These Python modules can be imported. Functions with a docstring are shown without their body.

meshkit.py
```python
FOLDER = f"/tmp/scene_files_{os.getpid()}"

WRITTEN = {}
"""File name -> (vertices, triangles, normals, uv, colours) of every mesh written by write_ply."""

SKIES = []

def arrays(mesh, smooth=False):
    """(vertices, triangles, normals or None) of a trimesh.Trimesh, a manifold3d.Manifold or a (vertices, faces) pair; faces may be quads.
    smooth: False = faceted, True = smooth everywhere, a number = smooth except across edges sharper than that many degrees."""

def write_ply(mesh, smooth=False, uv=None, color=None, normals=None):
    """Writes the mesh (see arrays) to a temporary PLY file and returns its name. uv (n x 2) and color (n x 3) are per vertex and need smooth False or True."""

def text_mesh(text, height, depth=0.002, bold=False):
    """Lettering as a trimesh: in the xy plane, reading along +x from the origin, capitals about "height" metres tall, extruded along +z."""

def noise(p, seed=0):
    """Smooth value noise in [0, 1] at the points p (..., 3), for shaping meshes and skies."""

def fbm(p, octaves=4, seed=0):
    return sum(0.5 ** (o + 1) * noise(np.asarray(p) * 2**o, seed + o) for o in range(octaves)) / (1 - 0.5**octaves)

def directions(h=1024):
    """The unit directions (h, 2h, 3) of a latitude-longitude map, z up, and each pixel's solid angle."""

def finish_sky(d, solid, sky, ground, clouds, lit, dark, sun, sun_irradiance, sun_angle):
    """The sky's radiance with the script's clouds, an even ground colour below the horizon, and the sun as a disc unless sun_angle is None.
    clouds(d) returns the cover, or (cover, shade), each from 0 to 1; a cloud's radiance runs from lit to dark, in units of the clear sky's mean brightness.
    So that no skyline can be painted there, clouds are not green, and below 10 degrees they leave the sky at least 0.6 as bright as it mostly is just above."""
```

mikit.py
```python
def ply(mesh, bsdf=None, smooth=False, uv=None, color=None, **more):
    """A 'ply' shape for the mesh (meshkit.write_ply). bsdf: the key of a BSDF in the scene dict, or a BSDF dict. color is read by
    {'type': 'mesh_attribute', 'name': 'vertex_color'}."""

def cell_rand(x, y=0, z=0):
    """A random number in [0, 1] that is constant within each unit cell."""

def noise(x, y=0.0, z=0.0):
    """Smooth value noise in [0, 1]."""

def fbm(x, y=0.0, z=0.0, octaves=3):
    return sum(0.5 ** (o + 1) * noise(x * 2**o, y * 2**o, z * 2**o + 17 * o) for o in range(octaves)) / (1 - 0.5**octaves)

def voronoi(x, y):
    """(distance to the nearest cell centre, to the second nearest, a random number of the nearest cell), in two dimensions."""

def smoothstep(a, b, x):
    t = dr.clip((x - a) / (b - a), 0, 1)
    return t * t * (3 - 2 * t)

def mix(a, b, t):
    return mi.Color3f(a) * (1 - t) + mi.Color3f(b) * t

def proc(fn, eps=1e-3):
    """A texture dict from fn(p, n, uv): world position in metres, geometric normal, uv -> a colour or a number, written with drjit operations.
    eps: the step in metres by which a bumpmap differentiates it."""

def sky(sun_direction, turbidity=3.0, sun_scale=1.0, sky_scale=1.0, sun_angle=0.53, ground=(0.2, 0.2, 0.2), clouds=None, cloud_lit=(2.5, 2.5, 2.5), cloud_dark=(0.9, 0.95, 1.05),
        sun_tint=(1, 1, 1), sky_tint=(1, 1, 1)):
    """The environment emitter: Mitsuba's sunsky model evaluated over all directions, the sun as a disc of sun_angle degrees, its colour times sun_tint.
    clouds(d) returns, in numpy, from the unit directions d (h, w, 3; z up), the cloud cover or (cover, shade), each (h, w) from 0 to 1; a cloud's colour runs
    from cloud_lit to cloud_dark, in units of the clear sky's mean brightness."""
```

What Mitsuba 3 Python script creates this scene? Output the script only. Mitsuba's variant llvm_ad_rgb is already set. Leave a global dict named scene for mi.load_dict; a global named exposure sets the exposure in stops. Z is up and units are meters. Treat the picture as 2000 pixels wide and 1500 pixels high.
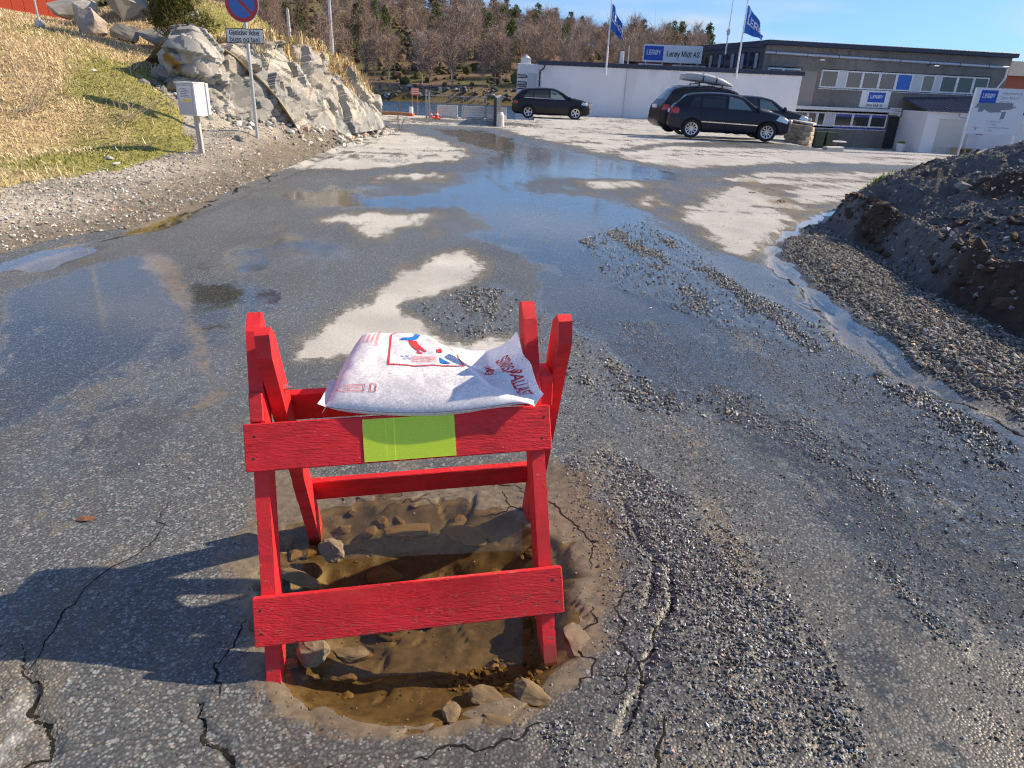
import math, random
import numpy as np
import trimesh, shapely, shapely.geometry as sg
import manifold3d as m3
import drjit as dr
import mitsuba as mi
import mikit, meshkit
from mikit import proc, fbm, noise, voronoi, smoothstep, mix

T = mi.ScalarTransform4f
rnd = random.Random(7)
rng = np.random.default_rng(11)
scene, labels = {}, {}

# ------------------------------------------------------------------ camera, sky, exposure
EYE = (0.0, 0.0, 1.5)
FWD, UP = (0.0, 0.91558, -0.40214), (-0.04296, 0.40177, 0.91473)
scene['camera'] = {'type': 'thinlens', 'fov': 73.92, 'fov_axis': 'x', 'aperture_radius': 0.0011, 'focus_distance': 2.1,
                   'near_clip': 0.05, 'far_clip': 4000.0,
                   'to_world': T().look_at(origin=EYE, target=[EYE[i] + FWD[i] for i in range(3)], up=UP)}
SUN_EL, SUN_AZ = math.radians(35.0), math.radians(16.0)
SUN = (math.cos(SUN_EL) * math.cos(SUN_AZ), math.cos(SUN_EL) * math.sin(SUN_AZ), math.sin(SUN_EL))


def clouds(d):
    # thin high cirrus: long faint streaks, more of them low over the horizon
    el = np.clip(d[..., 2], 0.02, 1)
    q = np.stack([d[..., 0] / (el + .25) * 1.1, d[..., 1] / (el + .25) * 1.1 + 3, d[..., 2] * 6], -1)
    q = q @ np.array([[.9, .3, 0], [-.35, 2.6, .3], [0, 0.2, 1.6]])
    c = meshkit.fbm(q * 1.3, 5, seed=5)
    haze = 0.05 * np.exp(-el / .06)
    return np.clip((c - .43) * 2.7, 0, 1) ** 1.2 * .85 + haze


scene['sky'] = mikit.sky(SUN, turbidity=2.6, clouds=clouds, cloud_lit=(2.3, 2.35, 2.45), cloud_dark=(1.6, 1.7, 1.9), sky_tint=(0.70, 0.98, 1.34), sun_tint=(1.0, 1.0, 1.0), sky_scale=.68)
exposure = 2.5


# ------------------------------------------------------------------ helpers
def mat(name, **kw):
    """A principled BSDF under a key of its own; bump=(fn, scale, eps) wraps it."""
    bump = kw.pop('bump', None)
    b = {'type': 'principled'}
    for k, v in kw.items():
        if isinstance(v, (tuple, list)):
            v = {'type': 'rgb', 'value': list(map(float, v))}
        b[k] = v
    if bump:
        b = {'type': 'bumpmap', 'arbitrary': proc(bump[0], bump[2] if len(bump) > 2 else 1e-3), 'scale': float(bump[1]), 'bsdf': b}
    scene[name] = {'type': 'twosided', 'bsdf': b}
    return name


VC = {'type': 'mesh_attribute', 'name': 'vertex_color'}


def key_for(name):
    if name not in USED:
        USED[name] = 0
        return name
    USED[name] += 1
    return f'{name}_{USED[name]:03d}'


USED = {}


def thing(name, label, category, group=None, kind=None):
    """A thing made of parts: no entry of its own, only the key its parts start with."""
    k = key_for(name)
    tag(k, label, category, group, kind)
    return k


def tag(k, label=None, category=None, group=None, kind=None):
    d = labels.setdefault(k, {})
    for a, b in (('label', label), ('category', category), ('group', group), ('kind', kind)):
        if b:
            d[a] = b
    return k


def put(name, mesh, bsdf, parent=None, **kw):
    """One mesh as an entry of the scene, a child of parent if given."""
    k = key_for((parent + '__' if parent else '') + name)
    scene[k] = mikit.ply(mesh, bsdf, **kw)
    return k


def struct(name, mesh, bsdf, label=None, **kw):
    k = put(name, mesh, bsdf, **kw)
    tag(k, label, None, None, 'structure')
    return k


def M44(R=None, t=None):
    m = np.eye(4)
    if R is not None:
        m[:3, :3] = R
    if t is not None:
        m[:3, 3] = t
    return m


def rotz(a):
    c, s = math.cos(a), math.sin(a)
    return np.array([[c, -s, 0], [s, c, 0], [0, 0, 1.0]])


def box(lo, hi, bevel=0.0):
    """Axis-aligned box between two corners, its edges chamfered by bevel."""
    lo, hi = np.minimum(lo, hi).astype(float), np.maximum(lo, hi).astype(float)
    if bevel <= 0:
        m = trimesh.creation.box(extents=hi - lo)
        m.apply_translation((lo + hi) / 2)
        return m
    b = min(bevel, .45 * float((hi - lo).min()))
    pts = []
    for sx in (0, 1):
        for sy in (0, 1):
            for sz in (0, 1):
                c = np.where([sx, sy, sz], hi, lo)
                s = np.where([sx, sy, sz], -1, 1) * b
                for k in range(3):
                    o = s.copy()
                    o[k] = 0
                    pts.append(c + o)
    return hull(pts)


def hull(pts):
    m = m3.Manifold.hull_points(np.asarray(pts, float)) if hasattr(m3.Manifold, 'hull_points') else None
    mm = m.to_mesh()
    return trimesh.Trimesh(np.array(mm.vert_properties[:, :3]), np.array(mm.tri_verts), process=False)


def cat(ms):
    return trimesh.util.concatenate(ms)


def xf(m, R=None, t=None):
    m = m.copy()
    m.apply_transform(M44(R, t))
    return m


def rod(a, b, r, r2=None, n=10):
    """A straight tapered rod from a to b."""
    a, b = np.asarray(a, float), np.asarray(b, float)
    r2 = r if r2 is None else r2
    d = (b - a) / np.linalg.norm(b - a)
    x = np.cross(d, [0, 0, 1.0] if abs(d[2]) < .9 else [1.0, 0, 0])
    x /= np.linalg.norm(x)
    y = np.cross(d, x)
    an = np.arange(n) * 2 * np.pi / n
    ring = np.cos(an)[:, None] * x + np.sin(an)[:, None] * y
    v = np.vstack([a + ring * r, b + ring * r2, [a], [b]])
    i, j = np.arange(n), (np.arange(n) + 1) % n
    f = np.vstack([np.c_[i, j, j + n], np.c_[i, j + n, i + n], np.c_[j, i, i * 0 + 2 * n], np.c_[i + n, j + n, i * 0 + 2 * n + 1]])
    return trimesh.Trimesh(v, f, process=False)


def path_rod(pts, r, n=8):
    return cat([rod(pts[i], pts[i + 1], r, n=n) for i in range(len(pts) - 1)])


def prism(poly, depth, R=None, t=None):
    """A polygon (list of x, y) extruded along +z by depth."""
    p = poly if hasattr(poly, 'geom_type') else sg.Polygon(poly)
    m = cat([trimesh.creation.extrude_polygon(g, depth, engine='earcut') for g in getattr(p, 'geoms', [p])])
    return xf(m, R, t)


FRONT = np.array([[1.0, 0, 0], [0, 0, -1], [0, 1, 0]])   # xy drawing -> xz plane facing -y (towards the camera)


def text(s, height, centre=None, bold=False, depth=.004, width=None):
    """Lettering in the drawing plane; centre = the point its middle lies on; width squeezes it to that width."""
    m = meshkit.text_mesh(s, height, depth, bold)
    lo, hi = m.bounds
    if width:
        m.apply_scale([width / (hi[0] - lo[0]), 1, 1])
        lo, hi = m.bounds
    if centre is not None:
        m.apply_translation([centre[0] - (lo[0] + hi[0]) / 2, centre[1] - height / 2, 0])
    return m


def sdf(P, poly):
    """Signed distance of the points to a polygon, negative inside; far points get a large number."""
    P, Q = np.asarray(P, float), np.asarray(poly, float)
    out = np.full(len(P), 9.0)
    near = ((P > Q.min(0) - 1.6) & (P < Q.max(0) + 1.6)).all(1)
    p = P[near]
    d, inside = np.full(len(p), 81.0), np.zeros(len(p), bool)
    for a, b in zip(Q, np.roll(Q, -1, 0)):
        e, w = b - a, p - a
        t = np.clip((w @ e) / max(e @ e, 1e-9), 0, 1)
        d = np.minimum(d, ((w - t[:, None] * e) ** 2).sum(1))
        c = (a[1] > p[:, 1]) != (b[1] > p[:, 1])
        inside ^= c & (p[:, 0] < (b[0] - a[0]) * (p[:, 1] - a[1]) / (b[1] - a[1] + 1e-12) + a[0])
    out[near] = np.where(inside, -1, 1) * np.sqrt(d)
    return out


def line_dist(P, line):
    """(signed distance to a polyline: positive on its left when walking along it, position along it 0..1)."""
    P, Q = np.asarray(P, float), np.asarray(line, float)
    best, sign, pos = np.full(len(P), 1e9), np.ones(len(P)), np.zeros(len(P))
    seg = np.linalg.norm(np.diff(Q, axis=0), axis=1)
    cum = np.r_[0, np.cumsum(seg)]
    for i in range(len(Q) - 1):
        a, e = Q[i], Q[i + 1] - Q[i]
        w = P - a
        t = (w @ e) / (e @ e)
        tc = np.clip(t, 0 if i else -50, 1 if i < len(Q) - 2 else 50)
        d = np.linalg.norm(w - tc[:, None] * e, axis=1)
        s = np.sign(e[0] * w[:, 1] - e[1] * w[:, 0])
        u = d < best
        best, sign, pos = np.where(u, d, best), np.where(u, s, sign), np.where(u, (cum[i] + np.clip(tc, 0, 1) * seg[i]) / cum[-1], pos)
    return best * sign, pos


def sstep(a, b, x):
    t = np.clip((np.asarray(x, float) - a) / (b - a), 0, 1)
    return t * t * (3 - 2 * t)


def nz(x, y, s, octaves=3, seed=0):
    """fbm noise about zero over the ground."""
    return meshkit.fbm(np.stack([x * s, y * s, np.zeros_like(x) + seed * 3.7], -1), octaves, seed) - .5


def graded(lo, hi, c0, c1, fine, grow, extra=()):
    """Grid lines: spacing 'fine' between c0 and c1, growing by 'grow' per metre away from it."""
    out = [c0]
    while out[-1] < hi:
        out.append(out[-1] + fine + grow * max(0, out[-1] - c1))
    left = [c0]
    while left[-1] > lo:
        left.append(left[-1] - fine - grow * max(0, c0 - left[-1]))
    return np.unique(np.r_[left, out, list(extra)])


def sheet(xs, ys, fz, keep=None):
    """A height field over grid lines: (vertices, faces)."""
    X, Y = np.meshgrid(xs, ys, indexing='ij')
    v = np.c_[X.ravel(), Y.ravel(), fz(X.ravel(), Y.ravel())]
    i, j = np.meshgrid(np.arange(len(xs) - 1), np.arange(len(ys) - 1), indexing='ij')
    a = (i * len(ys) + j).ravel()
    f = np.vstack([np.c_[a, a + len(ys), a + len(ys) + 1], np.c_[a, a + len(ys) + 1, a + 1]])
    if keep is not None:
        k = keep(v)
        f = f[k[f].any(1)]
        used = np.unique(f)
        m = np.full(len(v), -1)
        m[used] = np.arange(len(used))
        v, f = v[used], m[f]
    return v, f


ICO = trimesh.creation.icosahedron()


def pebbles(P, size, seed=0, flat=.6, detail=True, tint=None, sink=.25, contrast=1.7):
    """Many small stones as one mesh: centres P (n,3), sizes (n,). Returns (vertices, faces, colours)."""
    g = np.random.default_rng(seed)
    n = len(P)
    if detail:
        base, faces = ICO.vertices / np.linalg.norm(ICO.vertices[0]), ICO.faces
    else:
        base = np.array([[1, 0, 0], [-1, 0, 0], [0, 1, 0], [0, -1, 0], [0, 0, 1], [0, 0, -1.0]])
        faces = np.array([[0, 2, 4], [2, 1, 4], [1, 3, 4], [3, 0, 4], [2, 0, 5], [1, 2, 5], [3, 1, 5], [0, 3, 5]])
    k = len(base)
    v = base[None] * g.uniform(.62, 1.25, (n, k, 1))
    v = v * np.stack([g.uniform(.75, 1.3, n), g.uniform(.6, 1.0, n), g.uniform(.7, 1.2, n) * flat], -1)[:, None]
    q = g.normal(size=(n, 4)) * [1, .25, .25, 1]
    q /= np.linalg.norm(q, axis=1, keepdims=True)
    w, x, y, z = q.T
    R = np.stack([1 - 2 * (y * y + z * z), 2 * (x * y - z * w), 2 * (x * z + y * w), 2 * (x * y + z * w), 1 - 2 * (x * x + z * z), 2 * (y * z - x * w), 2 * (x * z - y * w), 2 * (y * z + x * w), 1 - 2 * (x * x + y * y)], -1).reshape(n, 3, 3)
    s = np.asarray(size)[:, None, None] * .5
    v = np.einsum('nij,nkj->nki', R, v) * s + P[:, None] + np.array([0, 0, 1.0]) * s * flat * (1 - 2 * sink)
    f = faces[None] + (np.arange(n) * k)[:, None, None]
    t = g.uniform(0, 1, n)
    col = np.stack([t, t, t], -1) ** contrast * .21 * (contrast / 1.7) ** 1.5 + .05
    hue = g.uniform(0, 1, n)
    col *= np.where(hue[:, None] < .12, [1.35, .98, .8], np.where(hue[:, None] < .4, [.93, 1.02, .98], [1.0, 1.0, 1.02]))
    col *= np.where(g.uniform(size=n) < .04, 2.2, 1.0)[:, None]
    if tint is not None:
        col = col * np.asarray(tint)
    return v.reshape(-1, 3), f.reshape(-1, 3), np.repeat(np.clip(col, 0, .8), k, 0)


def scatter(poly, density, seed):
    """Random points inside a polygon."""
    g = np.random.default_rng(seed)
    Q = np.asarray(poly)
    lo, hi = Q.min(0), Q.max(0)
    n = int(np.prod(hi - lo) * density)
    p = g.uniform(lo, hi, (n, 2))
    return p[sdf(p, Q) < 0]

# ------------------------------------------------------------------ ground plan, in metres (x right, y ahead of the camera)
PLAN = {'dry':[[(-1.223,3.654),(-1.303,4.14),(-1.15,4.786),(-0.949,5.633),(-0.773,6.327),(-0.533,6.635),(-0.251,6.179),(-0.31,5.459),(-0.609,4.972),(-0.804,4.735),(-0.731,4.506),(-0.525,4.272),(-0.322,4.079),(-0.081,4.198),(0.037,4.115),(-0.008,3.864),(-0.459,3.727),(-0.915,3.74)],[(-4.311,12.577),(-4.62,17.006),(-4.529,24.506),(-2.852,21.063),(-1.605,18.761),(-1.209,16.358),(-1.62,14.191),(-2.908,12.626)],[(-2.52,11.655),(-1.972,12.501),(-1.396,12.711),(-1.324,11.592),(-2.218,10.984)],[(-2.216,7.843),(-1.965,8.42),(-1.163,8.511),(-1.245,7.816),(-1.559,7.087),(-1.829,7.56)],[(1.024,12.515),(2.087,12.947),(2.124,12.126),(1.284,11.488)],[(1.562,10.324),(2.008,10.91),(2.146,10.292),(1.724,9.724)],[(2.217,18.218),(4.18,21.84),(5.927,21.996),(13.927,23.701),(11.186,18.648),(7.532,18.163),(5.576,16.891),(3.765,15.339),(2.628,16.596)],[(3.394,13.314),(4.783,15.054),(7.918,16.203),(10.35,17.413),(6.863,12.745),(5.049,11.081),(4.329,10.886),(4.531,12.961),(4.045,13.233)],[(2.042,9.037),(3.36,12.065),(4.013,12.795),(4.196,11.43),(4.145,10.085),(2.673,7.46),(2.281,6.679),(2.088,7.144),(2.228,8.547)],[(-0.992,30.117),(4.911,44.657),(24.334,65.121),(9.595,25.162),(6.683,24.917),(4.522,22.823),(2.112,18.456),(-0.188,24.178)]],
        'film':[[(-3.029,25.013),(-1.678,26.003),(-0.306,21.125),(1.031,17.942),(2.069,15.909),(3.054,14.42),(2.827,13.273),(1.686,12.739),(0.397,12.89),(-0.064,12.289),(-0.01,10.917),(0.798,10.458),(1.594,9.866),(1.493,8.513),(1.855,7.559),(2.101,6.439),(2.043,5.12),(1.964,4.116),(1.566,4.569),(1.195,4.361),(0.823,4.417),(0.403,4.415),(0.219,5.195),(0.326,6.087),(-0.065,7.164),(-0.372,8.489),(-0.958,9.626),(-1.039,10.828),(-0.613,13.492),(-0.417,16.984),(-1.786,20.869)],[(-3.148,9.377),(-2.78,10.075),(-1.8,9.575),(-0.915,9.92),(-0.783,9.236),(-1.694,8.994),(-2.481,8.949)],[(2.108,7.666),(2.31,6.641),(2.38,5.602),(2.33,4.669),(2.341,3.703),(2.501,2.994),(2.068,2.312),(1.69,2.82),(1.666,3.667),(1.792,4.598),(1.794,6.007),(1.738,7.273)],[(-3.65,4.604),(-3.624,5.261),(-3.196,5.874),(-2.293,4.496),(-2.215,3.618),(-2.173,2.936),(-2.308,2.707)],[(-2.408,5.002),(-2.299,5.019),(-1.97,4.313),(-2.043,4.093)],[(0.867,4.476),(1.315,4.428),(1.61,3.516),(1.84,2.833),(1.973,2.171),(1.685,1.742),(1.439,2.198),(1.138,2.821),(0.707,3.638)]],
        'soft':[[(-3.455,4.328),(-2.223,5.676),(-1.406,3.199),(-0.974,2.12),(-1.617,1.728),(-2.094,2.404)],[(0.27,4.621),(1.36,4.331),(1.73,3.528),(1.79,2.734),(1.907,2.073),(1.607,1.627),(1.329,1.894),(1.079,2.421),(0.854,2.95),(0.459,3.851)],[(-2.038,4.85),(-1.928,5.078),(-1.655,4.587),(-1.741,4.344),(-1.923,4.549)],[(-2.751,6.335),(-2.398,7.04),(-1.97,7.026),(-1.559,6.392),(-1.759,5.581),(-2.223,5.676)]],
        'silt':[[(-3.515,6.227),(-3.072,5.897),(-2.26,4.622),(-1.8,3.752),(-1.592,3.313),(-1.394,3.168),(-1.422,3.041),(-1.508,2.782),(-1.566,2.326),(-1.564,2.214),(-1.6,2.826),(-1.584,3.18),(-1.88,3.658),(-2.36,4.486),(-3.104,5.52)],[(-1.112,2.487),(-0.639,2.506),(-0.208,2.564),(0.196,2.643),(0.341,2.482),(0.404,2.189),(0.397,1.834),(0.35,1.596),(0.263,1.416),(0.145,1.307),(-0.028,1.236),(-0.351,1.22),(-0.544,1.256),(-0.717,1.398),(-0.932,1.825),(-1.03,2.116)],[(4.283,14.428),(4.662,14.306),(4.488,12.284),(4.208,10.559),(4.003,9.711),(3.728,9.643),(3.826,11.055),(3.847,12.54)],[(-4.104,7.101),(-4.267,8.017),(-4.294,9.467),(-4.035,9.694),(-3.875,8.494),(-3.694,7.195),(-3.785,6.844)]],
        'pothole':[[(-0.813,1.781),(-0.814,2.099),(-0.587,2.272),(-0.188,2.341),(0.04,2.23),(0.199,2.015),(0.23,1.772),(0.207,1.547),(0.106,1.389),(-0.097,1.287),(-0.363,1.273),(-0.569,1.336),(-0.702,1.494)]],
        'deep':[[(-0.672,1.816),(-0.648,1.913),(-0.348,2.037),(0.024,2.033),(0.14,1.869),(0.124,1.583),(-0.024,1.455),(-0.399,1.434),(-0.575,1.542)]],
        'streams':[[(5.55,11.115),(5.182,11.016),(4.157,9.832),(3.149,8.361),(2.534,7.23),(2.396,6.594),(2.395,5.764),(2.358,5.374),(2.175,4.649),(2.204,3.926),(2.342,3.593),(2.482,3.338),(2.566,3.053),(2.71,3.267),(2.61,3.55),(2.541,3.964),(2.618,4.367),(2.611,4.882),(2.646,5.566),(2.666,6.063),(2.756,6.555),(2.775,7.108),(3.099,7.871),(3.995,9.24),(4.769,10.244)]],
        'puddle':[[(-4.149,5.37),(-4.175,5.787),(-4.107,6.109),(-3.928,6.301),(-3.764,6.049),(-3.779,5.577),(-3.74,5.176),(-3.972,5.233)]],
        'puddle2':[[(-4.033,6.95),(-4.158,7.571),(-4.216,8.481),(-4.094,8.675),(-3.97,8.314),(-3.793,7.288),(-3.785,6.844)]],
        'edge':[[(-3.613,3.702),(-3.777,4.785),(-3.751,5.143),(-3.743,6.012),(-3.812,7.0),(-3.911,8.292),(-3.93,9.431),(-4.413,12.214),(-4.956,18.27),(-5.14,26.318)]],
        'grassline':[[(-6.295,6.877),(-6.272,8.314),(-6.152,9.653),(-6.116,11.715),(-6.339,14.211),(-6.674,18.707),(-5.585,20.641),(-5.26,26.944)]],
        'rockbase':[[(-11.869,24.432),(-8.334,18.84),(-7.248,19.553),(-6.557,20.005),(-5.906,21.85),(-5.536,24.352),(-5.323,27.268)]],
        'moundline':[[(5.835,11.728),(4.994,10.767),(3.796,8.905),(3.926,8.435),(3.836,7.433),(3.708,6.52),(3.607,5.713),(3.611,5.21),(3.656,4.675),(3.728,4.056)]],
        'gravbank':[[(3.109,7.817),(3.868,8.921),(3.783,7.956),(3.711,6.938),(3.56,5.629),(3.616,4.616),(3.691,3.81),(2.895,2.828),(2.723,3.287),(2.619,3.565),(2.555,3.991),(2.628,4.389),(2.629,4.921),(2.666,5.615),(2.756,6.555),(2.775,7.108)]],
        'grav':[[(0.194,2.598),(0.477,2.714),(0.712,2.393),(0.906,2.005),(0.97,1.611),(0.963,1.316),(0.92,1.166),(0.163,1.131),(0.116,1.243),(0.292,1.417),(0.407,1.783),(0.386,2.292)],[(1.271,2.001),(1.385,2.008),(1.444,1.618),(1.406,1.554),(1.326,1.632),(1.28,1.865)],[(0.78,2.086),(0.857,2.092),(1.041,1.595),(0.99,1.318),(0.843,1.163),(0.796,1.308),(0.84,1.691)],[(0.964,3.591),(1.431,3.497),(1.764,2.98),(2.068,2.312),(1.807,1.925),(1.622,2.244),(1.402,2.701),(1.036,3.077)],[(0.647,7.311),(1.527,8.73),(1.853,7.296),(1.931,5.69),(2.383,4.166),(1.826,4.1),(1.417,4.549),(0.815,5.513)],[(1.856,3.845),(2.298,3.736),(2.49,2.941),(2.2,2.51),(1.975,2.999)],[(-0.764,4.716),(-0.445,5.313),(0.131,5.254),(0.297,4.401),(-0.013,4.157),(-0.341,4.115)],[(0.121,4.274),(0.43,4.314),(0.75,3.721),(1.283,3.044),(0.529,3.146),(0.279,3.376)]],
        'crack':[[(-1.36,1.447),(-1.244,1.317),(-1.16,1.209),(-1.086,1.154),(-1.052,1.1)],[(-0.79,1.291),(-0.737,1.2),(-0.676,1.16),(-0.625,1.094)],[(0.466,2.28),(0.488,2.035),(0.573,1.898),(0.546,1.72),(0.461,1.561),(0.405,1.405),(0.319,1.238)],[(0.52,1.95),(0.463,1.715)]]}

# ------------------------------------------------------------------ the ground
EDGE = [(-3.75, -6.0), (-3.75, 3.7), (-4.12, 4.7), (-4.33, 5.5), (-4.22, 6.3), (-3.86, 7.1), (-3.88, 8.3), (-3.9, 9.4), (-4.0, 12.2), (-4.25, 16), (-4.3, 20), (-4.25, 23.5), (-4.6, 30), (-5, 44)]
MOUND = [(8.6, 12.6), (5.9, 11.7), (5.0, 10.75), (3.95, 9.0), (3.9, 8.4), (3.83, 7.43), (3.72, 6.5), (3.62, 5.7), (3.6, 5.2), (3.62, 4.7), (3.7, 4.05), (3.8, 2.0)]
SEA_Z, POND_Z, STREAM_Z, PUDDLE_Z = -2.5, -0.034, -0.022, -0.022


def base_z(x, y):
    """The yard without its holes: level by the camera, falling gently to the quay and more to the lower yard on the right."""
    z = -.25 * sstep(24, 34, y)
    side = sstep(-.5, 1.5, x - (10.2 + .35 * (y - 27)))
    z = z - side * (1.42 * np.clip((y - 22) / 28, 0, 1))
    return z - 3.6 * ((y > 40.5) & (x < .6))


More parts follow.
